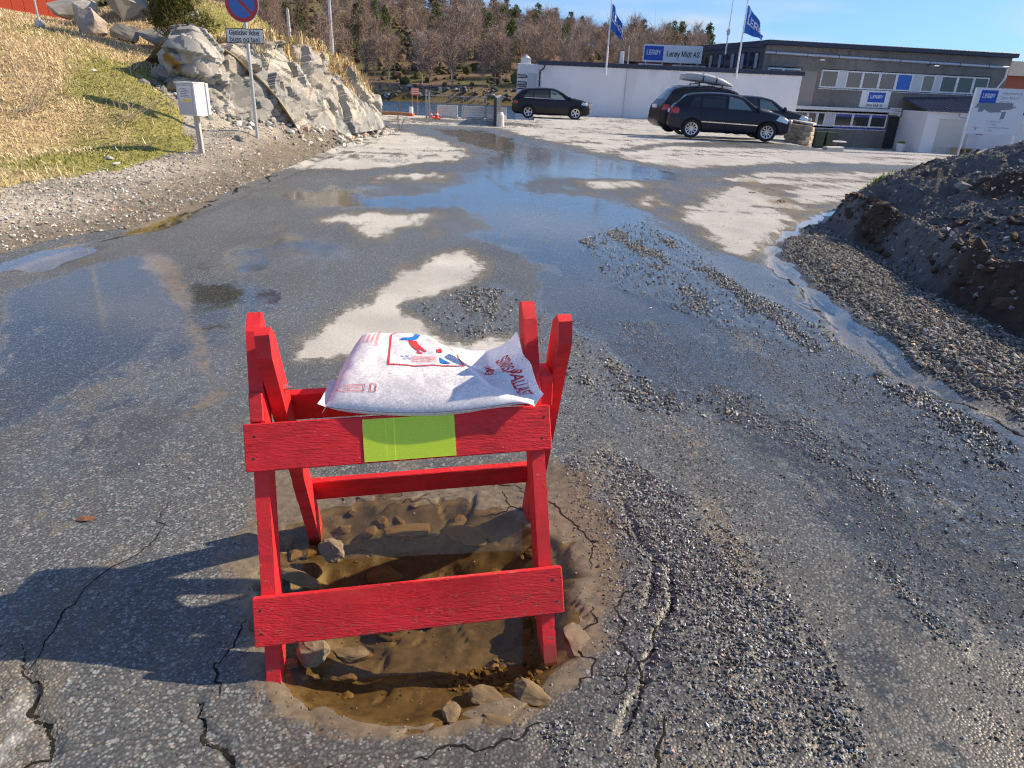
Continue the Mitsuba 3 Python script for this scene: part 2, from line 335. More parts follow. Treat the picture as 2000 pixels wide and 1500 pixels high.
class Masks:
    """Wetness (-1 dry, 0 damp, 1 under a film of water), silt and the depth of holes over ground points."""

    def __init__(s, x, y):
        P = np.c_[x, y]
        warp = .55 * nz(x, y, .8, 3, 1) + .22 * nz(x, y, 4.5, 3, 2)
        fine = .10 * nz(x, y, 14, 2, 3)
        far = np.clip(y / 9, .35, 1.6)
        s.wet = .12 + .5 * nz(x, y, .5, 4, 4)
        s.wet = s.wet - .62 * sstep(1.95, 1.15, y + .35 * (x + .3) * (x > -.3) + .3 * warp) * sstep(1.5, -.3, x)
        for q in PLAN['soft']:
            s.wet = s.wet + (.74 if q is PLAN['soft'][1] else .5) * sstep(.35, -.45, sdf(P, q) + .9 * warp)
        film = np.zeros_like(x)
        for q in PLAN['film']:
            film = np.maximum(film, sstep(.42, -.34, (sdf(P, q) + 1.1 * warp * np.clip(far, .4, .9) + fine) / np.clip(far, .5, 1.3)))
        s.film = film
        s.wet = s.wet + (1.22 - s.wet) * film
        dry = np.zeros_like(x)
        for k, q in enumerate(PLAN['dry']):
            w = .35 if k == 0 else .8
            dry = np.maximum(dry, sstep(.34, -.32, (sdf(P, q) + w * warp + fine) / np.clip(far, .45, 1.5)))
        dry = np.maximum(dry, sstep(27, 33, y) * sstep(.2, .5, .5 + nz(x, y, .25, 3, 6)) * .9)
        dry = np.maximum(dry, sstep(36.5, 37.5, y))
        tracks = sstep(.10, .02, np.abs(nz(x * .25, y, 1.4, 2, 9))) * sstep(7, 10, y)      # wheel tracks dragged through the dry patches
        dry = dry * (1 - .35 * tracks)
        s.wet = s.wet + (-1.12 - s.wet) * dry
        silt = np.zeros_like(x)
        for q in PLAN['silt']:
            silt = np.maximum(silt, sstep(.10, -.14, sdf(P, q) + .35 * warp + fine) * (.55 if min(c[1] for c in q) > 8.5 else 1))
        s.silt = silt
        hole = sdf(P, PLAN['pothole'][0]) + .16 * nz(x, y, 4, 3, 11)
        deep = sdf(P, PLAN['deep'][0]) + .12 * nz(x, y, 5, 3, 12)
        s.hole = hole
        z = -.030 * sstep(.42, -.02, hole) - .055 * sstep(.03, -.12, hole) - .10 * sstep(.06, -.16, deep)
        inhole = sstep(.16, -.04, hole)
        z = z + inhole * (.012 * nz(x, y, 24, 3, 23) + .030 * nz(x, y, 9, 3, 13) + .05 * np.maximum(0, nz(x, y, 6, 2, 14)) - .012 * sstep(.03, .0, np.abs(nz(x, y, 5, 2, 15))))
        s.silt = np.maximum(s.silt, sstep(.1, 0, hole))
        stream = np.minimum(sdf(P, PLAN['streams'][0]), 9) + .02 + .16 * nz(x, y, 3, 2, 24) + .26 * nz(x, y, 7, 3, 16)
        pud = np.minimum(sdf(P, PLAN['puddle'][0]), sdf(P, PLAN['puddle2'][0])) + .1 * nz(x, y, 5, 3, 17)
        s.water = np.minimum(np.minimum(stream, pud), hole)
        z = z - .075 * sstep(.05, -.14, stream) - .06 * sstep(.04, -.16, pud)
        s.silt = np.maximum(s.silt, .95 * sstep(.02, -.08, np.minimum(stream, pud)))
        s.silt = s.silt + .7 * sstep(-.034, -.05, z)
        s.wet = np.where(s.water < .05, np.minimum(s.wet, .35), s.wet)
        s.wet = s.wet * (1 - .8 * sstep(.55, .2, hole)) + .1 * sstep(.55, .2, hole)
        grav = np.zeros_like(x)
        for q in PLAN['grav']:
            grav = np.maximum(grav, sstep(.1, -.1, sdf(P, q) + .5 * warp + fine))
        s.grav = grav * sstep(.02, .12, hole)
        z = z + s.grav * (.009 * nz(x, y, 70, 1, 18) + .014 * nz(x, y, 26, 2, 19) + .004)
        z = z + .012 * nz(x, y, 3, 2, 20) * (1 - film) - .004 * film
        crack = np.full_like(x, 9.0)
        for q in PLAN['crack']:
            wob = np.c_[.03 * nz(x, y, 12, 2, 21), .03 * nz(x, y, 12, 2, 22)]
            near = (np.abs(x) < 3) & (y < 3)
            d = np.full_like(x, 9.0)
            Q = np.asarray(q)
            for a, b in zip(Q[:-1], Q[1:]):
                e, w = b - a, P[near] + wob[near] - a
                t = np.clip(w @ e / (e @ e), 0, 1)
                d[near] = np.minimum(d[near], np.linalg.norm(w - t[:, None] * e, axis=1))
            crack = np.minimum(crack, d)
        s.crack = crack
        z = z - .010 * sstep(.020, .004, crack)
        z = z - .03 * sstep(.16, .05, np.abs(line_dist(P, EDGE)[0] + .1)) * (y < 28) * (y > 0)
        s.dz = z


def road_z(x, y):
    m = Masks(x, y)
    road_z.m = m
    return base_z(x, y) + m.dz


xs = graded(-16, 75, -1.25, 1.35, .012, .0245, (.55, .65))
ys = graded(-14, 84, 1.0, 2.4, .012, .0245, (40.45, 40.55))
v, f = sheet(xs, ys, road_z)
mk = road_z.m
ROAD_UV = np.c_[v[:, 0] + .2 * mk.wet, v[:, 1] + .2 * mk.silt]     # plan position, with wetness and silt carried in the difference


def road_masks(p, uv):
    return (uv.x - p.x) * 5.0, (uv.y - p.y) * 5.0


def road_wet(p, uv):
    wet, silt = road_masks(p, uv)
    k = fbm(p.x * 2.3, p.y * 2.3, 0, 4)
    streak = fbm(p.x * 6.5 + p.y * .8, p.y * 1.6 - p.x * .4, 7, 4)
    ragged = (k - .5) * .75 + (streak - .5) * 1.1 + (noise(p.x * 34, p.y * 34) - .5) * .30
    grit = smoothstep(.56, .68, fbm(p.x * 5.2 + p.y * 1.3, p.y * 1.9, 21, 3)) * smoothstep(.35, .65, noise(p.x * 26, p.y * 20)) * .6
    return wet + ragged - grit * smoothstep(.1, .6, wet), silt, k


def road_color(p, n, uv):
    wet, silt, k = road_wet(p, uv)
    d1, d2, cell = voronoi(p.x * 112, p.y * 112)
    e1, e2, big = voronoi(p.x * 43 + 7, p.y * 43)
    stone = smoothstep(.70, .25, d1)
    pick = smoothstep(.42, .30, e1) * smoothstep(.55, .75, big)      # a larger stone now and then
    tone = .085 + .10 * cell + .13 * smoothstep(.72, 1.0, cell)
    tone = tone * (1 - pick) + pick * (.10 + .22 * mikit.cell_rand(big * 999, 1, 2))
    hue = mikit.cell_rand(cell * 1000, 3, 5)
    st = dr.select(hue < .10, mi.Color3f(1.18, .99, .86), dr.select(hue < .5, mi.Color3f(.93, 1.01, .97), mi.Color3f(1.0, 1.0, 1.0))) * tone
    wear = .72 + .56 * fbm(p.x * .9, p.y * .9, 3, 4)
    damp = mix((.044, .047, .051), st * mi.Color3f(.70, .74, .78), stone * .85 + .15 * pick) * wear
    semi = mix((.098, .102, .104), st * mi.Color3f(1.0, 1.03, 1.06) + .028, stone * .75 + .25 * pick) * wear
    dry = (mi.Color3f(.405, .405, .392) + (cell - .5) * .15 * stone) * (.72 + .5 * k)
    film = damp * .62
    c = mix(damp, semi, smoothstep(-.02, -.40, wet))
    c = mix(c, dry, smoothstep(-.52, -.92, wet))
    rim = smoothstep(-.62, -.42, wet) * smoothstep(-.12, -.34, wet)
    c = c * (1 - rim * mi.Color3f(.22, .28, .36))
    c = mix(c, film, smoothstep(.45, .75, wet))
    sn = smoothstep(.30, .75, silt + (k - .5) * .6 + (noise(p.x * 48, p.y * 48) - .5) * .35 + (noise(p.x * 130, p.y * 130) - .5) * .3)
    sil = mi.Color3f(.138, .110, .074) * (.72 + .55 * noise(p.x * 60, p.y * 60)) * (.7 + .6 * k)
    sil = sil * (1 - .36 * smoothstep(1.1, 1.5, silt)) * dr.select(silt > 1.1, mi.Color3f(1.0, .95, .84), mi.Color3f(1.0, 1.0, 1.0))
    return mix(c, sil, sn * .9)


def road_rough(p, n, uv):
    wet, silt, k = road_wet(p, uv)
    r = .44 + .46 * smoothstep(0, -.7, wet) - .385 * smoothstep(.24, .54, wet)
    return r + dr.minimum(silt, 1) * .10


def road_bump(p, n, uv):
    wet, silt, k = road_wet(p, uv)
    d1, d2, cell = voronoi(p.x * 112, p.y * 112)
    return smoothstep(.75, .1, d1) * (.4 + .6 * cell) * (1 - .72 * smoothstep(-.35, .15, wet)) * (1 - .93 * smoothstep(.36, .70, wet)) * (1 - .6 * smoothstep(.3, .8, silt)) + .35 * noise(p.x * 45, p.y * 45) * smoothstep(.2, .6, silt)


mat('asphalt', base_color=proc(road_color), roughness=proc(road_rough), specular=.5, bump=(road_bump, .0024, 8e-4))
struct('road', (v, f), 'asphalt', 'patched wet asphalt yard with dry pale patches and puddles', smooth=True, uv=ROAD_UV)

# still water: sheets in the hollows, their shores are where the ground rises through them
scene['water_clear'] = {'type': 'thindielectric', 'int_ior': 1.17}
scene['water_brown'] = {'type': 'thindielectric', 'int_ior': 1.21, 'specular_transmittance': {'type': 'rgb', 'value': [.86, .77, .56]}}


def water(name, poly, z, grow, amp, label, step=.03):
    Q = sg.Polygon(poly).buffer(grow)
    x0, y0, x1, y1 = Q.bounds
    q = np.array(Q.exterior.coords)[:-1]
    vv, ff = sheet(np.arange(x0, x1 + step, step), np.arange(y0, y1 + step, step), lambda x, y: z + amp * nz(x * 1.0, y, 9, 2, 33) * 2 + amp * nz(x, y, 28, 1, 34), keep=lambda w: sdf(w[:, :2], q) < 0)
    return struct(name, (vv, ff), 'water_brown' if name in ('pothole_water', 'brown_puddle') else 'water_clear', label, smooth=True)


water('pothole_water', PLAN['pothole'][0], POND_Z, .10, .00015, 'clear brown water filling the pothole under the red sawhorse')
water('stream', PLAN['streams'][0], STREAM_Z, .06, .0004, 'narrow stream of meltwater between the asphalt and the gravel bank')
water('puddle', PLAN['puddle'][0], PUDDLE_Z, .12, .0002, 'blue puddle lying along the left road edge')
water('brown_puddle', PLAN['puddle2'][0], PUDDLE_Z, .12, .0002, 'muddy puddle in the gutter at the left road edge')

# ------------------------------------------------------------------ left: gravel verge and grass bank


def left_z(x, y):
    d, _ = line_dist(np.c_[x, y], EDGE)
    d = np.maximum(d, -1)
    k = np.interp(y, [5, 8, 9.5, 11.5, 13.2, 16], [.08, .16, .3, .52, 1, 1.1])
    d0 = 1.4 + 2.6 * sstep(14, 9, y)
    kb = .30 + .70 * sstep(7, 17, y)
    h = .56 * sstep(0, 1.2, d) * k + np.maximum(0, 1 - np.exp(-np.maximum(d - d0, 0) / 2.0)) * 1.12 * kb + .11 * np.maximum(d - d0, 0) * kb
    h = h + 1.35 * sstep(17.2, 20.5, y) * sstep(-6.3, -8.3, x) * sstep(-12.0, -9.5, x)
    h = h * (1 - sstep(23, 27, y) * sstep(-10.5, -6.5, x)) - 2.5 * sstep(24, 31, y) * sstep(-12, -7, x)
    return h


def verge_z(x, y):
    d, _ = line_dist(np.c_[x, y], EDGE)
    return left_z(x, y) - .07 * sstep(.18, -.12, d) + .05 * nz(x, y, 2.2, 4, 40) * sstep(0, .6, d) + .02 * nz(x, y, 12, 2, 41) + base_z(x, y) * (y < 40)


GRASS = [(-6.0, -6.0), (-6.1, 6.9), (-6.05, 8.3), (-5.85, 9.6), (-5.5, 10.8), (-5.55, 12.0), (-6.1, 13.2), (-6.9, 14.0), (-7.4, 17), (-7.0, 22), (-6.5, 30)]


def grass_z(x, y):
    d, _ = line_dist(np.c_[x, y], GRASS)
    return left_z(x, y) - .10 + .17 * sstep(-.5, .4, d + .9 * nz(x, y, 1.3, 3, 43)) + .16 * nz(x, y, .7, 4, 42) * sstep(0, 1.5, d) + .05 * nz(x, y, 6, 2, 44)


lx, ly = graded(-46, -3.3, -8, -3.3, .055, .035), graded(-10, 44, 5, 13, .06, .025)
v, f = sheet(lx, ly, verge_z, keep=lambda w: (line_dist(w[:, :2], EDGE)[0] > -.25) & (w[:, 1] < 42))
d = line_dist(v[:, :2], EDGE)[0]
t = sstep(.35, 1.3, d + .5 * nz(v[:, 0], v[:, 1], 1.1, 3, 45))[:, None]
b = sstep(.42, .6, .5 + nz(v[:, 0], v[:, 1], .9, 3, 46))[:, None]
col = (np.array([.13, .115, .095]) * (1 - t) + np.array([.34, .315, .28]) * t) * (1 - .35 * b * t) * (.75 + .6 * (nz(v[:, 0], v[:, 1], 25, 1, 47)[:, None] + .5))


def grit_bump(p, n, uv):
    d1, d2, c = voronoi(p.x * 38, p.y * 38 + p.z * 30)
    return smoothstep(.7, .1, d1) * c


mat('verge_gravel', base_color=VC, roughness=.9, specular=.2, bump=(grit_bump, .012, 3e-3))
struct('gravel_verge', (v, f), 'verge_gravel', 'pale gravel shoulder between the road and the grass', smooth=True, color=col)
v, f = sheet(lx, ly, grass_z, keep=lambda w: (line_dist(w[:, :2], GRASS)[0] > -.6) & (w[:, 1] < 42))
g = .75 * sstep(-.12, .32, nz(v[:, 0], v[:, 1], .8, 4, 50) + .5 * nz(v[:, 0], v[:, 1], 3.5, 3, 52) + .45 * sstep(2.4, 0, line_dist(v[:, :2], GRASS)[0]) - .05)[:, None]
col = (np.array([.42, .33, .20]) * (1 - g) + np.array([.20, .215, .055]) * g) * (.7 + .6 * (nz(v[:, 0], v[:, 1], 9, 3, 51)[:, None] + .5))
mat('turf', base_color=VC, roughness=.95, specular=.1, bump=(grit_bump, .02, 4e-3))
struct('grass_bank', (v, f), 'turf', 'sunny bank of dead straw and new grass', smooth=True, color=col)


def blades(P, N, length, cols, seed, lean=(.5, 1.4), width=.008):
    """Single grass blades as thin bent strips at the points P."""
    g = np.random.default_rng(seed)
    n = len(P)
    az = g.uniform(0, 2 * np.pi, n)
    le = g.uniform(*lean, n)
    dirn = np.stack([np.cos(az) * np.sin(le), np.sin(az) * np.sin(le), np.cos(le)], -1)
    side = np.stack([-np.sin(az), np.cos(az), np.zeros(n)], -1) * width * g.uniform(.6, 1.5, (n, 1))
    L = (length * g.uniform(.5, 1.4, n))[:, None]
    mid, tip = P + dirn * L * .55, P + (dirn * [1, 1, .55]) * L
    v = np.stack([P - side, P + side, mid + side * .7, mid - side * .7, tip], 1).reshape(-1, 3)
    o = (np.arange(n) * 5)[:, None, None]
    f = (np.array([[0, 1, 2], [0, 2, 3], [3, 2, 4]])[None] + o).reshape(-1, 3)
    return v, f, np.repeat(cols, 5, 0)


gp = np.random.default_rng(3)
P = gp.uniform([-24, 5.5], [-4.6, 25], (400000, 2))
P = P[(line_dist(P, GRASS)[0] > -.15) & (gp.uniform(size=len(P)) < np.clip(1.25 - P[:, 1] / 34, .3, 1))]
P = P[np.abs(P[:, 0] / P[:, 1]) < 1.05]
P3 = np.c_[P, grass_z(P[:, 0], P[:, 1]) - .01]
gg = nz(P[:, 0], P[:, 1], .8, 4, 50) + .45 * sstep(2.4, 0, line_dist(P, GRASS)[0]) - .05
green = gg + .5 * nz(P[:, 0], P[:, 1], 3.5, 3, 52) + gp.normal(0, .20, len(P)) > .10
cols = np.where(green[:, None], np.array([.23, .25, .065]), np.array([.66, .545, .37])) * gp.uniform(.55, 1.35, (len(P), 1))
mat('blade', base_color=VC, roughness=.8, specular=.2)
v, f, c = blades(P3, None, np.where(green, .085, .15), cols, 4, lean=(.3, 1.5), width=.0055)
tag(put('grass', (v, f), 'blade', color=c), 'dead straw and fresh green grass covering the bank on the left', 'grass', kind='stuff')

# ------------------------------------------------------------------ the red sawhorse
HO = np.array([-.7017, 1.7329, -.0841])
cy_, sy_, cr_, sr_ = math.cos(.1846), math.sin(.1846), math.cos(-.0301), math.sin(-.0301)
HR = np.array([[cy_, -sy_, 0], [sy_, cy_, 0], [0, 0, 1]]) @ np.array([[cr_, 0, sr_], [0, 1, 0], [-sr_, 0, cr_]])
HL, HA, HB, HH = .7723, .3557, .0804, .9722
LW, LD, BT = .038, .094, .022
LEN = math.hypot(HA + HB, HH)
fd, fn = np.array([0, HA + HB, HH]) / LEN, np.array([0, -HH, HA + HB]) / LEN     # along a front leg, and its outward side
bd, bn = np.array([0, -(HA + HB), HH]) / LEN, np.array([0, HH, HA + HB]) / LEN
EU = np.array([1.0, 0, 0])


def horse_local(p):
    q = [p.x - HO[0], p.y - HO[1], p.z - HO[2]]
    return [sum(float(HR[i, k]) * q[i] for i in range(3)) for k in range(3)]


def grain(a, b, c):
    """Rough-sawn fibres running along a; b, c across."""
    w = fbm(a * 5, b * 9, c * 9, 2) * .6
    return .5 * noise(a * 40, b * 420 + w * 9, c * 420) + .35 * noise(a * 120, b * 760, c * 760) + .12 * noise(a * 6, b * 150, c * 150) + .25 * noise(a * 330 + b * 140, b * 330, c * 330)


def rail_bump(p, n, uv):
    u, v, w = horse_local(p)
    t = v * float(fd[1]) + w * float(fd[2])
    k = dr.square((u - .405) * 9) + dr.square((t - .175) * 26)           # a knot in the lower rail bends the fibres round it
    pull = dr.exp(-k * .35)
    return grain(u, t + .05 * pull * (u - .405), v * 1.0 + .3 * pull) * (1 + 1.6 * pull)


def leg_bump(p, n, uv):
    u, v, w = horse_local(p)
    return grain(w, u, v)


def red_color(p, n, uv):
    u, v, w = horse_local(p)
    k = fbm(u * 9, w * 9, v * 9, 3)
    s = smoothstep(.66, .86, noise(u * 60, w * 330, v * 330)) * .35
    mud = smoothstep(.07, .0, w - .045 * (noise(u * 40, v * 40, 0) - .3)) * .8
    c = mi.Color3f(.68, .020, .028) * (.70 + .55 * k)
    c = mix(c, (.30, .012, .014), smoothstep(.60, .85, noise(u * 14, w * 45, v * 45)) * .30)
    chip = smoothstep(.86, .90, noise(u * 70, v * 110, w * 110)) * smoothstep(.5, .7, noise(u * 7, v * 7, w * 7)) * .5
    splash = smoothstep(.70, .80, noise(u * 85, v * 85, w * 85)) * smoothstep(.34, .04, w) * .65
    c = mix(mix(c, (.42, .03, .03), s), (.40, .24, .15), chip)
    return mix(mix(c, (.15, .11, .07), splash), (.11, .07, .045), mud)


mat('red_paint_rail', base_color=proc(red_color), roughness=.52, specular=.45, bump=(rail_bump, .0030, 4e-4))
mat('red_paint_leg', base_color=proc(red_color), roughness=.52, specular=.45, bump=(leg_bump, .0030, 4e-4))
mat('steel', base_color=(.55, .54, .52), metallic=1.0, roughness=.35)
mat('screw_hole', base_color=(.05, .03, .03), roughness=.9)


def board(o, a, la, b, lb, c, lc, bevel=.0025):
    """A board from corner o along the unit vectors a, b, c."""
    m = box((0, 0, 0), (la, lb, lc), bevel)
    B = np.stack([a, b, c], 1)
    if np.linalg.det(B) < 0:
        m.invert()
    m = xf(m, B, o)
    return xf(m, HR, HO)


horse = thing('sawhorse', 'red painted wooden sawhorse barrier standing in the flooded pothole', 'sawhorse')
OFF = (.044, .078)                      # the back legs stand beside the front ones


def front_leg(u, e0=0.0):
    # bevelled top end
    o = np.array([u, -HA, 0])
    pts = [(e0, -LD / 2), (LEN - .055, -LD / 2), (LEN, -LD / 2 + .032), (LEN, LD / 2 - .032), (LEN - .055, LD / 2), (e0, LD / 2)]
    return o, pts


def leg_mesh(o, d, nn, pts):
    P = []
    for s, k in pts:
        for uu in (.0, LW):
            for e in (-1, 1):
                pass
            P.append(o + d * s + nn * k + EU * uu)
    m = hull(P)
    return xf(m, HR, HO)


for i, u in enumerate((0.0, HL)):
    o, pts = front_leg(u, .02 if i == 0 else .0)
    put('leg', leg_mesh(o, fd, fn, pts), 'red_paint_leg', horse)
    o = np.array([u + OFF[i], HA, 0])
    put('leg', leg_mesh(o, bd, bn, [(s - (.11 if s < .1 else 0) * (i == 0), k) for s, k in pts]), 'red_paint_leg', horse)
RL0, RLEN = -.016, HL + .036 + .036
S1, S2, WR, S3 = .6289, .1563, .130, .1811
rails = []


def front_rail(s, w=WR, u0=RL0, ln=RLEN):
    return board(np.array([u0, -HA, 0]) + fd * s + fn * (LD / 2 + .0005), EU, ln, fd, w, fn, BT)


rails.append(put('rail', front_rail(S1), 'red_paint_rail', horse))
rails.append(put('rail', front_rail(S2, .133, RL0 - .004, RLEN + .012), 'red_paint_rail', horse))
BR0, BRLEN = RL0 + .03, RLEN + .03
rails.append(put('rail', board(np.array([BR0, HA, 0]) + bd * S3 + bn * (LD / 2 + .0005), EU, BRLEN, bd, WR - .02, bn, BT), 'red_paint_rail', horse))
rails.append(put('rail', board(np.array([BR0, HA, 0]) + bd * (S1 + .01) + bn * (LD / 2 + .0005), EU, BRLEN, bd, WR - .01, bn, BT), 'red_paint_rail', horse))
for i, k in enumerate(('upper front rail', 'lower front rail with a big knot', 'lower back rail', 'upper back rail')):
    tag(rails[i], k)
# blocks where the legs cross
zc = HH * HA / (HA + HB)
put('spacer_block', board(np.array([HL + LW + .001, -.055, zc - .105]), EU, OFF[1] - LW - .002, np.array([0, 1.0, 0]), .10, np.array([0, 0, 1.0]), .10), 'red_paint_leg', horse)
put('spacer_block', board(np.array([.001, -HA, 0]) + fd * (S1 + WR + .004) + fn * (LD / 2 + .001), EU, LW - .002, fd, .080, fn, .016), 'red_paint_leg', horse)
# bolt through the crossing
for u in (OFF[0] + LW, HL + OFF[1] + LW):
    a = HR @ np.array([u, .005, zc - .02]) + HO
    put('bolt', cat([rod(a, a + HR @ (EU * .012), .0085, n=6), rod(a, a + HR @ (EU * .024), .0045, n=10)]), 'steel', horse)


def screw_holes(rail, s, w, u0, ln, seed):
    g = np.random.default_rng(seed)
    for du in (.022, ln - .024):
        for ds in (.035, w - .035):
            c = np.array([u0 + du + g.uniform(-.006, .006), -HA, 0]) + fd * (s + ds) + fn * (LD / 2 + BT + .0012)
            c = HR @ c + HO
            put('screw', rod(c - HR @ fn * .003, c, .0038, n=10), 'screw_hole', rail)


screw_holes(rails[0], S1, WR, RL0, RLEN, 1)
screw_holes(rails[1], S2, .133, RL0 - .004, RLEN + .012, 2)

# retro-reflective stickers


def horse_plane(p):
    u, v, w = horse_local(p)
    return u, v * float(fd[1]) + w * float(fd[2])


def sticker_color(p, n, uv):
    u, t = horse_plane(p)
    s = 118.0
    a, b = u * s, t * s
    # honeycomb of ridges
    c1x, c1y = a - dr.floor(a + .5), b / 1.732 - dr.floor(b / 1.732 + .5)
    c2x, c2y = (a + .5) - dr.floor(a + 1.0), (b / 1.732 + .5) - dr.floor(b / 1.732 + 1.0)
    h1 = dr.square(c1x) + dr.square(c1y * 1.732)
    h2 = dr.square(c2x) + dr.square(c2y * 1.732)
    ridge = smoothstep(.06, .0, dr.abs(h1 - h2))
    seam = smoothstep(.0022, .0012, dr.abs(u - .384)) + smoothstep(.002, .001, dr.abs(u - .361)) * .6
    c = mix((.50, .68, .0), (.92, 1.0, .02), ridge)
    return mix(c, (.75, .97, .03), dr.minimum(seam, 1) * .7)


mat('reflector', base_color=proc(sticker_color), roughness=.25, specular=.6, clearcoat=.7, clearcoat_gloss=.9)
SU0, SU1 = .298, .552
st = board(np.array([SU0, -HA, 0]) + fd * (S1 + .004) + fn * (LD / 2 + BT + .0012), EU, SU1 - SU0, fd, WR - .012, fn, .0012, 0)
k = put('reflective_sticker', st, 'reflector', horse)
tag(k, 'yellow green honeycomb reflective sticker')
st = board(np.array([BR0 + BRLEN - .30, HA, 0]) + bd * (S1 + .015) + bn * (LD / 2 + BT + .0012), EU, .299, bd, WR - .016, bn, .0014, 0)
put('reflective_sticker', st, 'reflector', horse)

# ------------------------------------------------------------------ the bag of sand lying on the sawhorse
BU0, BU1 = .19, .80              # along the rails, horse coordinates
CORNER = {'FL': (.196, -.092, .750), 'BL': (.285, .262, .818), 'FR': (.806, -.128, .744), 'BR': (.752, .165, .778)}
RIM = ([0, .16, .5, .8, 1.0], [(.772, -.130, .724), (.803, -.116, .752), (.785, -.072, .826), (.752, -.050, .880), (.735, -.030, .915)])   # the empty end leans up against the right legs


def bag_full(p, q):
    return sstep(.88, .64, p + .36 * (q - .36))


def bag_xyz(p, q, off=0.0, side=1):
    """Bag surface in horse coordinates: p along the bag 0..1, q from its front edge (0) to its back (1); side 1 = top, -1 = underside."""
    p, q = np.asarray(p, float), np.asarray(q, float)
    c = [np.array(CORNER[k])[:, None] for k in ('FL', 'BL', 'FR', 'BR')]
    pf, qf = p.ravel(), q.ravel()
    m = (c[0] * (1 - qf) + c[1] * qf) * (1 - pf) + (c[2] * (1 - qf) + c[3] * qf) * pf
    full = bag_full(pf, qf)
    bow = np.sin(np.pi * np.clip(pf * 1.1, 0, 1))
    m[1] += (.020 * (qf - .25) * 2) * bow * full - .012 * bow * (1 - qf) ** 3
    m[2] -= .030 * np.sin(np.pi * qf) * (1 - .5 * full) + .016 * sstep(.4, 0, qf) * bow * 1.0
    e = np.clip(1 - np.abs(2 * qf - 1) ** 2.7, 0, 1) ** .56
    end = np.clip(pf / .17, 0, 1)
    end = (1 - (1 - end) ** 2.6) ** .6
    lump = 1 + .30 * (meshkit.fbm(np.stack([pf * 5, qf * 3, pf * 0], -1), 3, 60) - .5)
    t = .112 * full * e * end * lump + .0012
    h = .62 * t if side > 0 else -.38 * t
    w = m[2] + h
    # the empty end: creases fanning out of the filled part, a rim turned up against the leg
    flat = sstep(.58, .80, pf)
    ridge = np.exp(-np.abs(qf - (.44 + .10 * (pf - .7))) / .035) * sstep(.60, .70, pf) * sstep(1.0, .86, pf)
    w = w + flat * (.026 * ridge + .012 * np.sin(9 * qf + 11 * pf) * e + .010 * np.sin(23 * qf - 17 * pf) * e * (qf > .4))
    rim = sstep(.84, .99, pf)
    stand = sstep(.845, 1.0, pf)
    E_ = [np.interp(qf, RIM[0], [e_[a_] for e_ in RIM[1]]) for a_ in range(3)]
    m[0], m[1] = m[0] * (1 - stand) + E_[0] * stand, m[1] * (1 - stand) + E_[1] * stand
    w = w * (1 - stand) + (E_[2] + .008 * np.sin(15 * qf)) * stand
    u = m[0] + .006 * np.sin(7 * qf + 1) * (rim + sstep(.06, 0, pf))
    w = w + side * (.0035 * (meshkit.fbm(np.stack([pf * 22, qf * 13, pf * 0 + 5], -1), 2, 61) - .5)) * e
    return np.stack([u, m[1], w + off], -1).reshape(p.shape + (3,))


NP, NQ = 210, 120
qq = .5 - .5 * np.cos(np.linspace(0, np.pi, NQ))
pp = np.linspace(0, 1, NP)
Pg, Qg = np.meshgrid(pp, qq, indexing='ij')
top = bag_xyz(Pg, Qg).reshape(-1, 3)
bot = bag_xyz(Pg, Qg, 0.0, -1).reshape(-1, 3)
i, j = np.meshgrid(np.arange(NP - 1), np.arange(NQ - 1), indexing='ij')
a = (i * NQ + j).ravel()
ft = np.vstack([np.c_[a, a + NQ, a + NQ + 1], np.c_[a, a + NQ + 1, a + 1]])
V = np.vstack([top, bot]) @ HR.T + HO
Fb = np.vstack([ft, ft[:, ::-1] + len(top)])


def bag_color(p, n, uv):
    # grains of sand showing grey through the thin plastic where the bag is full
    q = horse_local(p)
    u = (q[0] - BU0) / (BU1 - BU0) + q[1] * .6
    full = smoothstep(.84, .66, u + .25 * (noise(q[0] * 22, q[1] * 22, 0) - .5))
    g = noise(q[0] * 420, q[1] * 420, q[2] * 420) * .6 + noise(q[0] * 170, q[1] * 170, q[2] * 170) * .4
    blot = fbm(q[0] * 14, q[1] * 14, q[2] * 14, 3)
    c = mi.Color3f(.80, .79, .83)
    return mix(c, mi.Color3f(.40, .41, .47), full * smoothstep(.25, .75, g * .7 + blot * .35) * .75)


mat('bag_plastic', base_color=proc(bag_color), roughness=.33, specular=.5)
bag = thing('sand_bag', 'white plastic bag of grit with red print lying across the sawhorse', 'bag')
put('sack', (V, Fb), 'bag_plastic', bag, smooth=True)
# folded left end seam
lf = bag_xyz(np.full(24, 0.0), np.linspace(0.0, .40, 24))
seam = np.vstack([lf, lf + np.array([-.020, -.004, .012]), lf + np.array([-.012, 0, -.022])])
n = 24
k = np.arange(n - 1)
Fs = np.vstack([np.c_[k, k + 1, k + n + 1], np.c_[k, k + n + 1, k + n], np.c_[k, k + 1, k + 2 * n + 1], np.c_[k, k + 2 * n + 1, k + 2 * n]])
put('end_fold', (seam @ HR.T + HO, Fs), 'bag_plastic', bag, smooth=False)
mat('print_red', base_color=(.60, .035, .04), roughness=.5)
mat('print_blue', base_color=(.02, .16, .52), roughness=.5)
mat('print_faint', base_color=(.45, .50, .72), roughness=.5)


